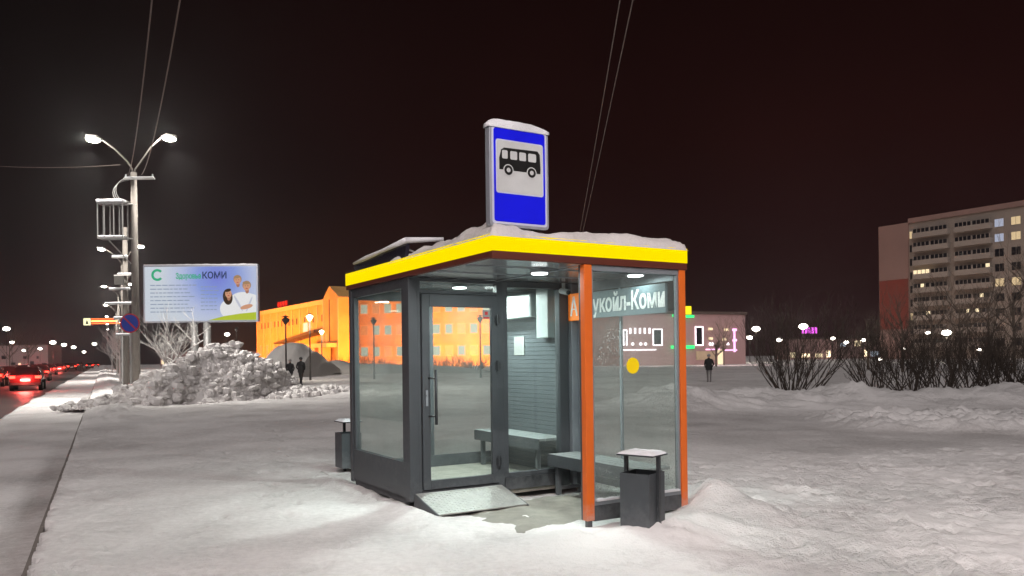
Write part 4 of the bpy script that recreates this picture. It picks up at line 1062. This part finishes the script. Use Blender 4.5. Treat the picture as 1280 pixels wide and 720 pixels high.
# ------------------------------------------------------------------ cars
M['carred'] = pmat('car_paint', (.09, .012, .012), .25, .3, .03, coat=.5); M['carglass'] = pmat('car_glass', (.01, .01, .012), .08, 0, .02)
M['tyre'] = pmat('tyre', (.015, .015, .015), .8); M['rim'] = pmat('rim', (.35, .35, .36), .35, .7); M['tail'] = emat('tail_light_lens', (1.0, .035, .02), 11); M['plate'] = pmat('plate', (.6, .6, .6), .5, emit=(1, .9, .8), estr=.4)
def car_proto():
    C = empty('parked_car', (0, 0, 0), 0, 'x', 'car', 'cars on the road')
    C.name = 'car'
    # y forward; side profile (y, z) with half width and tumblehome
    prof = [(-2.15, .32, .80), (-2.20, .55, .84), (-2.16, .80, .85), (-2.08, .98, .84), (-1.75, 1.02, .82), (-1.35, 1.40, .62), (-.9, 1.46, .60), (.1, 1.45, .60), (.45, 1.38, .62), (1.05, .98, .80), (1.75, .88, .80), (2.1, .72, .76), (2.18, .45, .74), (2.1, .28, .72)]
    mb = MB(); n = len(prof)
    for sx in (-1, 1):
        for y, z, w in prof: mb.v.append((sx*w, y, z))
    mb.f.append(tuple(range(n))); mb.f.append(tuple(reversed(range(n, 2*n))))
    for i in range(n): j = (i+1) % n; mb.f.append((i, n+i, n+j, j))
    mb.m = [0]*len(mb.f); mb.build('body', M['carred'], C, bevel=.05)
    w = MB(); w.prism([(-.60, -1.72, 1.055), (.60, -1.72, 1.055), (.54, -1.38, 1.37), (-.54, -1.38, 1.37)], (0, -.02, .012)); w.build('rear_window', M['carglass'], C)
    for sx in (-1, 1):
        q = MB(); q.prism([(sx*.822, -1.5, 1.03), (sx*.81, .9, 1.03), (sx*.645, .4, 1.36), (sx*.640, -1.25, 1.37)], (sx*.012, 0, .005)); q.build('side_window', M['carglass'], C)
        MB().box(sx*.66-.15, sx*.66+.15, -2.235, -2.175, .76, .92).build('tail_light', M['tail'], C)
        MB().box(sx*.95-.08, sx*.95+.08, .55, .68, .95, 1.08).build('mirror', M['carred'], C, bevel=.02)
        for y in (-1.35, 1.35):
            t = MB().tube([(sx*.66, y, .32), (sx*.87, y, .32)], .32, 18).build('wheel', M['tyre'], C)
            MB().tube([(sx*.872, y, .32), (sx*.885, y, .32)], .19, 12).build('rim', M['rim'], t)
    MB().box(-.26, .26, -2.225, -2.205, .60, .72).build('licence_plate', M['plate'], C)
    MB().box(-.80, .80, -2.25, -2.17, .34, .50).build('bumper', M['tyre'], C, bevel=.02)
    return C
cp = car_proto()
cars = [(35, 50, 'red hatchback driving away, closest car on the road'), (9, 62, 'red lit car in the far lane at the picture edge'), (-10, 58, 'car cut by the picture edge'),
        (50, 75, 'car just beyond the closest hatchback'), (28, 92, 'car third in the queue of tail lights'), (62, 110, 'car ahead in the middle of the queue'),
        (75, 135, 'small distant car in the queue'), (52, 140, 'small distant car toward the far lane'), (90, 170, 'distant car near the crossing pedestrian'),
        (70, 190, 'distant car under the far street lamps'), (112, 210, 'farthest car in the near lane'), (84, 240, 'tiny car at the end of the queue'), (100, 280, 'last visible car before the horizon'), (40, 120, 'car in the far lane beside the queue'), (120, 260, 'far car beside the frosted trees')]
for k, (x, d, lb) in enumerate(cars):
    c = cp if k == 0 else copy_tree(cp)
    c.location = (XY(x, d), d, -.11); c.rotation_euler = (0, 0, R(27.2)); c['label'] = lb
    if k < 8:
        l = bpy.data.lights.new('tail_glow', 'POINT'); l.energy = 380; l.color = (1, .10, .08); l.shadow_soft_size = .3
        o = bpy.data.objects.new('tail_glow', l); COL.objects.link(o); o.location = Vector((XY(x, d), d, .7))-Vector((rd.x, rd.y, 0))*2.5

# ------------------------------------------------------------------ small lamps (park and far)
def lantern(x, y_px, d, label, warm=False, power=0, r=.22, shape='globe', group='lamp posts across the square', dark=False, name='lamp_post'):
    p = P(x, y_px, d); hz = p.z
    T = empty(name, (p.x, p.y, 0), 0, label, 'lamp post', group)
    MB().tube([(0, 0, 0), (0, 0, 1.0), (0, 0, hz-.2)], [.09, .06, .045], 8).build('pole', M['steel_dark'], T)
    if dark or shape == 'lantern':
        MB().tube([(0, 0, hz-.2), (0, 0, hz+.15), (0, 0, hz+.3)], [.07, .28, .03], 6).build('lantern_head', M['steel_dark'] if dark else M['warmlamp'], T)
        MB().tube([(0, 0, hz+.30), (0, 0, hz+.40)], [.30, .05], 6).build('lantern_cap', M['steel_dark'], T)
    else:
        MB().sphere((0, 0, hz), r, 12, 8, 0, (1.15, 1.15, .7)).build('lamp_head', M['warmlamp'] if warm else M['farlamp'], T)
    if power: 
        l = bpy.data.lights.new('lamp_light', 'POINT'); l.energy = power; l.color = (1, .9, .75); l.shadow_soft_size = .25
        o = bpy.data.objects.new('lamp_light', l); COL.objects.link(o); o.location = p-Vector((0, 0, .5))
lantern(357, 402, 52, 'dark unlit lantern post behind the walkers', dark=True)
lantern(467, 403, 62, 'dark lantern post seen through the road side glass', dark=True)
lantern(600, 400, 62, 'dark lantern post seen through the door glass', dark=True)
lantern(387, 398, 60, 'lit lantern post right of the two walkers', power=500, shape='lantern')
lantern(402, 416, 80, 'smaller lit lantern post before the orange building', shape='lantern', power=300)
lantern(284, 418, 90, 'lamp post under the billboard corner with a lit head', r=.25, name='lamp_post'); lantern(296, 413, 90, 'dark lantern post beside the billboard', dark=True)
far = [(945, 411, 130, .75, 'bright lamp right of the outlined shop'), (937, 422, 140, .6, 'lower lamp close to the outlined shop corner'), (1004, 408, 140, .9, 'brightest lamp above the big fan shaped bush'), (974, 425, 150, .6, 'lamp glowing through the fan shaped bush'),
       (1041, 423, 150, .55, 'lamp just right of the fan shaped bush'), (1058, 428, 160, .6, 'lamp between the bush and the apartment block'), (1079, 425, 170, .6, 'lamp near the lit low building'), (1183, 416, 110, .75, 'bright lamp in front of the apartment block'),
       (1160, 416, 115, .4, 'small lamp beside the bright one before the apartments'), (1129, 436, 110, .3, 'tiny low lamp before the apartment corner'), (1100, 449, 110, .3, 'lowest tiny lamp left of the apartment block'), (1224, 437, 110, .35, 'small low lamp before the lit balconies')]
for x, y, d, r, lb in far: lantern(x, y, d, lb, r=r*.75, power=700 if r > .7 else 0)
for k, (x, y, d, r, lb) in enumerate([(8, 411, 200, .7, 'left lamp of the pair across the road'), (15, 428, 220, .5, 'lower lamp across the road'), (66, 428, 300, .9, 'bright lamp at the end of the road'), (80, 431, 320, .8, 'lamp beside the bright one at the road end'), (92, 434, 350, .8, 'small lamp farther right at the road end'), (118, 430, 350, .8, 'lamp over the road end near the frosted trees'), (105, 440, 380, .7, 'tiny lamp low over the road end'), (50, 436, 300, .6, 'faint lamp above the tail lights'), (30, 438, 260, .5, 'faint lamp across the road above the queue')]):
    lantern(x, y, d, lb, r=r, group='lamps across the road')
# row of small bulbs beyond the pile
GL = empty('bulb_garland', (0, 0, 0), 0, 'low string of warm bulbs between the billboard and the orange building', 'light garland')
for k in range(13):
    p = P(262+k*5, 447-.5*(k % 2), 120); MB().sphere(p, .16, 8, 6).build('bulb', M['warmlamp'], GL)
MB().tube([P(262, 446, 120.2), P(322, 446, 120.2)], .03, 4).build('wire', M['steel_dark'], GL)
for x in (262, 292, 322):
    MB().tube([P(x, 446, 120.2), P(x, 446, 120.2)*1-Vector((0, 0, 2))], .05, 5).build('post', M['steel_dark'], GL)

# ------------------------------------------------------------------ buildings
def bldg_frame(pa, pb):
    a, b_ = Vector(pa), Vector(pb); d = (b_-a); L_ = d.length; return a, math.atan2(d.y, d.x), L_
M['ochre'] = pmat('ochre_render', (.70, .40, .13), .85, 0, .45, .35)
M['ochre_trim'] = pmat('ochre_trim', (.85, .55, .25), .8, 0, .1, .4)
M['pale_pane'] = pmat('pale_pane', (.55, .45, .30), .3, 0, .2, .8)
M['glowpane'] = emat('dim_lit_pane', (.85, .80, .62), .95); M['darkpane'] = pmat('dark_pane', (.02, .02, .025), .15, 0, .2, 1)
M['litpane'] = emat('lit_pane', (1.0, .80, .50), 1.3); M['litcool'] = emat('lit_pane_cool', (.75, .85, 1.0), .9); M['purplepane'] = emat('purple_lit_pane', (.28, .12, 1.0), 1.6)
M['aptlit'] = emat('flat_window_warm', (1.0, .74, .42), .75); M['aptcool'] = emat('flat_window_cool', (.75, .8, 1.0), .55); M['shoplit'] = emat('bright_shop_light', (1.0, .78, .5), 3.5); M['roofdark'] = pmat('roof_dark', (.08, .06, .05), .8)
# orange floodlit hall: local x along facade (left to right), local -y toward the camera
pa = (XY(321, 198), 198); pb = (XY(412, 156), 156)
a, rz, Lw = bldg_frame(pa, pb)
OB = empty('orange_building', (a.x, a.y, 0), rz, 'long orange floodlit building with a gabled tower behind the shelter', 'building')
HW = 13.2
wl = MB().box(0, Lw, 0, 4.5, 0, HW).build('wing', M['ochre'], OB)
MB().box(-.2, Lw-.01, -.25, -.01, HW-.7, HW+.25).build('cornice', M['ochre_trim'], wl)
MB().box(-.2, Lw-.3, 0.01, 4.6, HW+.01, HW+.35).build('roof', M['roofdark'], OB)
for k in range(9): MB().box(1.0+k*5.3, 1.5+k*5.3, -.12, -.01, 1.5, HW-.8).build('pilaster', M['ochre_trim'], wl)
for k in range(6):
    f = MB().box(3.0+k*5.3, 4.7+k*5.3, -.09, -.01, 2.0, 5.2).build('window', M['ochre_trim'], wl); MB().box(3.15+k*5.3, 4.55+k*5.3, -.12, -.092, 2.15, 5.05).build('pane', M['pale_pane'], f)
for k in range(18):
    f = MB().box(1.9+k*2.6, 2.9+k*2.6, -.07, -.005, 9.0, 10.6).build('upper_window', M['ochre_trim'], wl); MB().box(2.0+k*2.6, 2.8+k*2.6, -.09, -.071, 9.1, 10.5).build('pane', M['roofdark'] if k % 4 else M['pale_pane'], f)
# lit window and canopy line on the wing
f = MB().box(35.2, 38.4, -.12, -.01, 7.2, 9.4).build('window', M['ochre_trim'], wl); MB().box(35.4, 38.2, -.16, -.121, 7.4, 9.2).build('pane', M['litpane'], f)
MB().prism([(24, -3.0, 5.0), (Lw-.5, -3.0, 6.8), (Lw-.5, -3.0, 7.4), (24, -3.0, 5.4)], (0, 2.98, 0)).build('canopy_roof', M['roofdark'], OB)
# tower
TW = MB()
TW.prism([(Lw, -1.2, 0), (Lw+8.2, -1.2, 0), (Lw+8.2, -1.2, 13.2), (Lw+3.4, -1.2, 15.6), (Lw, -1.2, 13.2)], (0, 4, 0)); tw = TW.build('tower', M['ochre'], OB)
for xx in (0.0, 7.7): MB().box(Lw+xx, Lw+xx+.5, -1.35, -1.205, 0, 13).build('pilaster', M['ochre_trim'], tw)
MB().box(Lw+3.3, Lw+3.6, -1.3, -1.205, 5, 13).build('slit_window', M['roofdark'], tw)
for k in range(3):
    MB().box(Lw-6+k*4.2, Lw-4+k*4.2, -3.1, -1.4, 0, 3.8).build('entrance_pier', M['ochre_trim'], OB)
MB().box(Lw-8, Lw+7.5, -3.4, -1.36, 3.81, 4.6).build('entrance_canopy', M['ochre_trim'], OB)
# rooftop letters
for k in range(4): MB().box(16+k*1.9, 17.3+k*1.9, .4, .6, HW+.5, HW+1.7).build('rooftop_letter', M['sred'], OB)
# second wing behind the shelter (seen through its glass)
pa2 = (XY(444, 158), 158); pb2 = (XY(660, 150), 150)
a2, rz2, L2 = bldg_frame(pa2, pb2)
OW = empty('orange_wing', (a2.x, a2.y, 0), rz2, 'orange lit building with rows of windows seen through the shelter glass', 'building')
w2 = MB().box(0, L2, 0, 12, 0, 14.5).build('wall', M['ochre'], OW); MB().box(-.2, L2+.2, -.3, 12.2, 14.51, 15.1).build('roof', M['roofdark'], OW)
for r_ in range(3):
    for k in range(13):
        x0 = 1.2+k*2.5; z0 = 1.9+r_*4.2
        f = MB().box(x0, x0+1.7, -.08, -.01, z0, z0+2.1).build('window', M['ochre_trim'], w2)
        MB().box(x0+.15, x0+1.55, -.11, -.082, z0+.15, z0+1.95).build('pane', M['glowpane'] if (k*7+r_*3) % 5 < 3 else M['pale_pane'], f)
# floodlights
def flood(x, y, tgt, power, label):
    T = empty('floodlight', (x, y, 0), 0, label, 'floodlight', 'floodlights before the orange building')
    MB().box(-.25, .25, -.15, .15, .3, .7).build('housing', M['steel_dark'], T); MB().tube([(0, 0, 0), (0, 0, .3)], .05, 6).build('stand', M['steel_dark'], T)
    spot((x, y, 1.0), power, (1.0, .27, .022), R(150), .5, .3, tgt)
n_ = Vector((math.sin(rz), -math.cos(rz)))
for k, lb in zip((3, 14, 25, 36, 46), ('at the far corner', 'beside the far wing', 'at the middle of the wing', 'near the lit window', 'before the gabled tower')):
    q = Vector((a.x, a.y))+Vector((math.cos(rz), math.sin(rz)))*k+n_*20
    t = Vector((a.x, a.y))+Vector((math.cos(rz), math.sin(rz)))*k
    flood(q.x, q.y, (t.x, t.y, 7.5), 26000, 'low floodlight '+lb+' of the orange building')
for k, lb in zip((4, 15, 26), ('first', 'middle', 'last')):
    q = Vector((a2.x+k, a2.y-19)); flood(q.x, q.y, (q.x, a2.y, 8), 22000, lb+' floodlight before the orange wing behind the shelter')

# apartment block
pa = (XY(1101, 173), 173); pb = (XY(1420, 134), 134)
a, rz, La = bldg_frame(pa, pb)
AB = empty('apartment_block', (a.x, a.y, 0), rz, 'nine storey panel apartment block with balconies at the right edge', 'building')
M['panel'] = pmat('panel_concrete', (.33, .28, .24), .9, 0, .15, .35); M['panel2'] = pmat('panel_pinkish', (.30, .19, .165), .9, 0, .15, .3); M['panelred'] = pmat('panel_red', (.24, .055, .04), .9, 0, .15, .3)
M['balc'] = pmat('balcony_front', (.36, .31, .27), .85, 0, .15, .5)
HA = 28.6
pxpm = lambda px: (px-1101)/(1280-1101)
def xa(px):  # pixel -> distance along the facade
    k = (px-640)/F; da = rz; den = math.cos(rz)-k*math.sin(rz)
    return (k*a.y-a.x)/den
X1 = xa(1138)
body = MB().box(X1, La, 0, 13, 0, HA).build('wall', M['panel'], AB)
MB().box(0, X1-.01, -.3, 13, 9.6, HA+.2).box(0, X1-.01, -.3, 13, 0, 9.59).build('end_bay', [M['panel2']], AB)
eb = kids(AB)[-1]
MB().box(.1, X1-.1, -.36, -.305, 6.5, 17.0).build('red_panel', M['panelred'], AB)
MB().box(.1, X1-.1, -.36, -.305, 17.05, 23.5).build('pink_panel', M['panel2'], AB)
MB().box(X1, La+.2, -.35, 13.2, HA+.01, HA+1.0).build('parapet', M['panel2'], AB)
colx = [(1146, 1190), (1198, 1243)]
fl = 2.85
for (c0, c1) in colx:
    x0, x1 = xa(c0), xa(c1)
    for r_ in range(9):
        z = 1.4+r_*fl+1.0
        b_ = MB().box(x0, x1, -1.2, -.02, z, z+1.05).build('balcony', M['balc'], AB)
        wmid = (x0+x1)/2
        for q0, q1 in ((x0+.1, wmid-.1), (wmid+.1, x1-.1)):
            nn = 4
            lit = {(0, 5): M['litpane'], (1, 6): M['purplepane']}.get((colx.index((c0, c1)), r_)) if (q0 < wmid) == (r_ == 5) and not (r_ == 6 and q0 > wmid) else None
            g_ = MB().box(q0, q1, -1.1, -1.05, z+1.06, z+1.85).build('glazing', lit or M['darkpane'], b_)
            mb = MB()
            for k in range(nn+1): xx = q0+(q1-q0)*k/nn; mb.box(xx-.05, xx+.05, -1.16, -1.101, z+1.06, z+1.85)
            mb.build('mullion', M['balc'], b_)
wx = [1142, 1251, 1272, 1292, 1312, 1340, 1365]
lits = {(1, 8): 'litcool', (2, 8): 'litpane', (1, 7): 'litcool', (2, 7): 'litpane', (1, 4): 'litpane', (2, 4): 'litpane', (0, 8): 'litpane', (3, 6): 'litpane', (4, 7): 'litpane', (5, 3): 'litpane', (0, 2): 'litpane'}
for ci, px in enumerate(wx):
    xc = xa(px); wd = .5 if ci == 0 else .8
    for r_ in range(9):
        z = 1.4+r_*fl+1.15
        f = MB().box(xc-wd-.08, xc+wd+.08, -.06, -.01, z-.08, z+1.55).build('window', M['balc'], AB)
        MB().box(xc-wd, xc-.04, -.09, -.062, z, z+1.47).box(xc+.04, xc+wd, -.09, -.062, z, z+1.47).build('pane', M[{'litpane': 'aptlit', 'litcool': 'aptcool'}.get(lits.get((ci, r_), ''), 'darkpane')], f)
for k, (px, zz) in enumerate([(1158, 5), (1165, 3), (1232, 4), (1240, 6), (1215, 3), (1226, 3)]):
    xc = xa(px); MB().box(xc-.35, xc+.35, -1.22, -1.17, 1.4+(zz-1)*fl+2.1, 1.4+(zz-1)*fl+2.8).build('lit_window', M['litpane'], AB)
# light on apartment from lamps at its foot (warm street lighting)
for px, pw in ((1125, 700), (1190, 1100), (1275, 1100)):
    q = Vector((a.x, a.y))+Vector((math.cos(rz), math.sin(rz)))*xa(px)+Vector((math.sin(rz), -math.cos(rz)))*22
    spot((q.x, q.y, 8.0), pw, (1.0, .62, .45), R(140), .5, .3, (q.x-Vector((math.sin(rz), -math.cos(rz))).x*22, q.y+22*math.cos(rz), 16))

# outlined shop building
pa = (XY(775, 112), 112); pb = (XY(932, 100), 122)
pb = (XY(932, 120), 120)
a, rz, Ls = bldg_frame(pa, pb)
SH = empty('outlined_shop', (a.x, a.y, 0), rz, 'pinkish shop with windows outlined by white light strings', 'building')
M['pinkwall'] = pmat('pinkish_render', (.40, .27, .26), .85, 0, .15, .4); M['neonw'] = emat('white_light_string', (1.0, .86, .95), 3.2); M['neong'] = emat('green_light', (.05, 1.0, .25), 1.6); M['neony'] = emat('yellow_sign', (1.0, .85, .02), 1.4); M['neonp'] = emat('pink_light_string', (1.0, .5, .85), 2.0)
hs = P(900, 393, 118).z
w3 = MB().box(0, Ls, 0, 12, 0, hs).build('wall', M['pinkwall'], SH)
MB().box(-.2, Ls+.2, -.3, 12.2, hs+.01, hs+.4).build('roof', M['roofdark'], SH)
def xs(px): k = (px-640)/F; return (k*a.y-a.x)/(math.cos(rz)-k*math.sin(rz))
def zs(px, y): 
    xx = xs(px); return P(px, y, a.y+xx*math.sin(rz)).z
def outline(x0, x1, y0, y1, m='neonw', w=.14, top=True, bottom=True):
    X0, X1_ = xs(x0), xs(x1); Z0, Z1 = zs(x0, y1), zs(x0, y0); mb = MB()
    mb.box(X0, X0+w, -.12, -.02, Z0, Z1).box(X1_-w, X1_, -.12, -.02, Z0, Z1)
    if top: mb.box(X0+w+.001, X1_-w-.001, -.12, -.02, Z1-w, Z1)
    if bottom: mb.box(X0+w+.001, X1_-w-.001, -.12, -.02, Z0, Z0+w)
    mb.build('light_string', M[m], SH)
    MB().box(X0+w*1.3, X1_-w*1.3, -.05, -.021, Z0+w*1.3, Z1-w*1.3).build('pane', M['darkpane'], SH)
outline(779, 784, 412, 432, bottom=False); outline(816, 828, 411, 432); outline(869, 879, 408, 432); outline(847, 851, 398, 433, top=False, bottom=False)
for x in (787, 793, 799, 805, 811): outline(x, x+2, 410, 417, w=.09)
MB().box(xs(779), xs(820), -.1, -.02, zs(800, 438), zs(800, 436.6)).build('light_string', M['neonw'], SH)
for x in (790, 800, 806, 887, 890, 909): 
    MB().sphere((xs(x), -.25, zs(x, 430)), .22, 8, 6).build('bulb', M['neonw'], SH)
for x, y in ((888, 411), (888, 423), (908, 412), (918, 412), (918, 425), (905, 424)):
    MB().box(xs(x)-.35, xs(x)+.35, -.2, -.02, zs(x, y)-.2, zs(x, y)+.15).build('lit_lamp', M['neonp'] if x > 915 else M['litpane'], SH)
MB().box(xs(917), xs(919), -.1, -.02, zs(917, 440), zs(917, 411)).box(xs(905), xs(921), -.11, -.1001, zs(905, 438.5), zs(905, 437)).box(xs(882), xs(900), -.11, -.02, zs(890, 437.5), zs(890, 436)).build('pink_string', M['neonp'], SH)
for (x0, x1, y0, y1) in ((840, 853, 393, 396), (854, 866, 394, 397), (838, 866, 432, 436)):
    MB().box(xs(x0), xs(x1), -.5, -.13, zs(x0, y1), zs(x0, y0)).build('green_strip', M['neong'], SH)
MB().box(xs(856), xs(862), -.6, -.1, zs(857, 393), zs(857, 383)).build('yellow_sign', M['neony'], SH)
MB().box(xs(897), xs(903), -.12, -.02, 0, zs(897, 437)).build('lit_door', M['litpane'], SH); MB().box(xs(870), xs(893), -.12, -.02, .8, zs(880, 439)).build('shop_window', M['pale_pane'], SH)
for px in (800, 860, 900):
    spot((a.x+xs(px)*math.cos(rz)+2, a.y-12, 4.0), 1800, (1.0, .72, .72), R(140), .5, .3, (a.x+xs(px)*math.cos(rz), a.y+3, 5))
# lit low market buildings beyond
def low(px0, px1, ytop, d, label, seed, cols, name='low_building'):
    rnd = random.Random(seed); x0, x1 = XY(px0, d), XY(px1, d); h = P((px0+px1)/2, ytop, d).z
    T = empty(name, (x0, d, 0), 0, label, 'building', 'far lit buildings')
    w_ = MB().box(0, x1-x0, 0, 10, 0, h).build('wall', M['pinkwall'], T); MB().box(-.2, x1-x0+.2, -.2, 10, h+.01, h+.3).build('roof', M['roofdark'], T)
    x = .5
    while x < x1-x0-1.5:
        w2_ = rnd.uniform(.8, 2.2); z0 = rnd.choice((.6, 3.2)) if h > 5 else .6
        MB().box(x, x+w2_, -.1, -.01, z0, min(h-.3, z0+rnd.uniform(.7, 1.7))).build('lit_window', M[rnd.choice(cols)], T); x += w2_+rnd.uniform(.5, 2.2)
    return T
low(985, 1046, 424, 190, 'warm lit low shop seen through the fan shaped bush', 11, ['shoplit', 'litpane', 'shoplit'])
low(1048, 1108, 423, 200, 'pale lit low building left of the apartment block', 12, ['litcool', 'shoplit', 'litpane'])
low(-60, 60, 432, 330, 'dim low buildings across the road', 13, ['darkpane', 'litpane', 'darkpane'])
low(200, 330, 440, 260, 'dark low building beyond the bulb garland', 14, ['darkpane', 'darkpane', 'litpane'])
low(620, 790, 430, 210, 'dim low building behind the name board', 15, ['darkpane', 'litpane', 'darkpane'])
PS = empty('purple_neon_sign', tuple(P(1012, 413, 185)), 0, 'magenta neon sign above the warm lit shop', 'neon sign')
MB().box(-1.9, 2.0, 0, .2, -.9, .9).build('backing', M['roofdark'], PS); M['neonmag'] = emat('magenta_neon', (.9, .12, .9), 2.2)
mb = MB()
for k in range(5): mb.box(-1.8+k*.75, -1.3+k*.75, -.06, -.005, -.7, .7)
mb.build('neon_bars', M['neonmag'], PS)

# ------------------------------------------------------------------ sky
w = bpy.data.worlds.new('World'); scene.world = w; w.use_nodes = True
nt = w.node_tree; N, L = nt.nodes, nt.links
bg = N['Background']; tc = N.new('ShaderNodeTexCoord'); sp = N.new('ShaderNodeSeparateXYZ'); L.new(tc.outputs['Generated'], sp.inputs[0])
cr = N.new('ShaderNodeValToRGB'); e = cr.color_ramp.elements
e[0].position = 0.0; e[0].color = (.021, .012, .013, 1); e[1].position = 1.0; e[1].color = (.0015, .001, .001, 1)
q = e.new(.07); q.color = (.014, .0065, .007, 1); q = e.new(.25); q.color = (.0095, .0032, .0030, 1); q = e.new(.48); q.color = (.0040, .0014, .0013, 1)
L.new(sp.outputs['Z'], cr.inputs[0])
nzn = N.new('ShaderNodeTexNoise'); nzn.inputs['Scale'].default_value = 2.2; nzn.inputs['Detail'].default_value = 5; L.new(tc.outputs['Generated'], nzn.inputs['Vector'])
mr = N.new('ShaderNodeMapRange'); mr.inputs['From Min'].default_value = .3; mr.inputs['From Max'].default_value = .7; mr.inputs['To Min'].default_value = .75; mr.inputs['To Max'].default_value = 1.3
L.new(nzn.outputs['Fac'], mr.inputs[0])
# town glow: redder over the orange building, darker and neutral to the left
mrx = N.new('ShaderNodeMapRange'); mrx.inputs['From Min'].default_value = -.55; mrx.inputs['From Max'].default_value = .0; L.new(sp.outputs['X'], mrx.inputs[0])
tint = N.new('ShaderNodeMix'); tint.data_type = 'RGBA'; tint.blend_type = 'MULTIPLY'; tint.inputs['Factor'].default_value = 1
tm = N.new('ShaderNodeMix'); tm.data_type = 'RGBA'; tm.inputs['A'].default_value = (.35, .55, .6, 1); tm.inputs['B'].default_value = (1.25, 1, 1, 1)
L.new(mrx.outputs[0], tm.inputs['Factor']); L.new(cr.outputs[0], tint.inputs['A']); L.new(tm.outputs['Result'], tint.inputs['B'])
mm = N.new('ShaderNodeVectorMath'); mm.operation = 'SCALE'; L.new(tint.outputs['Result'], mm.inputs[0]); L.new(mr.outputs[0], mm.inputs['Scale'])
L.new(mm.outputs[0], bg.inputs['Color']); bg.inputs['Strength'].default_value = 1.0

sl_ = bpy.data.lights.new('fill_sun', 'SUN'); sl_.energy = 1.25; sl_.angle = R(50); sl_.color = (1.0, .915, .905)  # added fill light for the distant snow and buildings, no real source at night
so = bpy.data.objects.new('fill_sun', sl_); COL.objects.link(so); so.rotation_euler = (R(52), 0, R(-12))
HAZE = .0007
if HAZE:
    m, nt_h, out_h = nmat('winter_haze'); pv = nt_h.nodes.new('ShaderNodeVolumePrincipled'); pv.inputs['Density'].default_value = HAZE
    pv.inputs['Color'].default_value = (.85, .85, .88, 1); pv.inputs['Anisotropy'].default_value = .8
    nt_h.links.new(pv.outputs[0], out_h.inputs['Volume'])
    hz_ = MB().box(-640, 640, -560, 640, -1.6, 32).build('haze', m); tag(hz_, 'thin frosty haze glowing round the lamps', 'haze', kind='stuff')
# ------------------------------------------------------------------ render settings
scene.view_settings.view_transform = 'Standard'; scene.view_settings.look = 'None'; scene.view_settings.exposure = 0; scene.view_settings.gamma = 1
scene.render.engine = 'CYCLES'
cy = scene.cycles; cy.use_denoising = True; cy.max_bounces = 8; cy.volume_bounces = 0; cy.transparent_max_bounces = 24; cy.diffuse_bounces = 3; cy.glossy_bounces = 3
cy.sample_clamp_indirect = 4.0; cy.caustics_reflective = False; cy.caustics_refractive = False
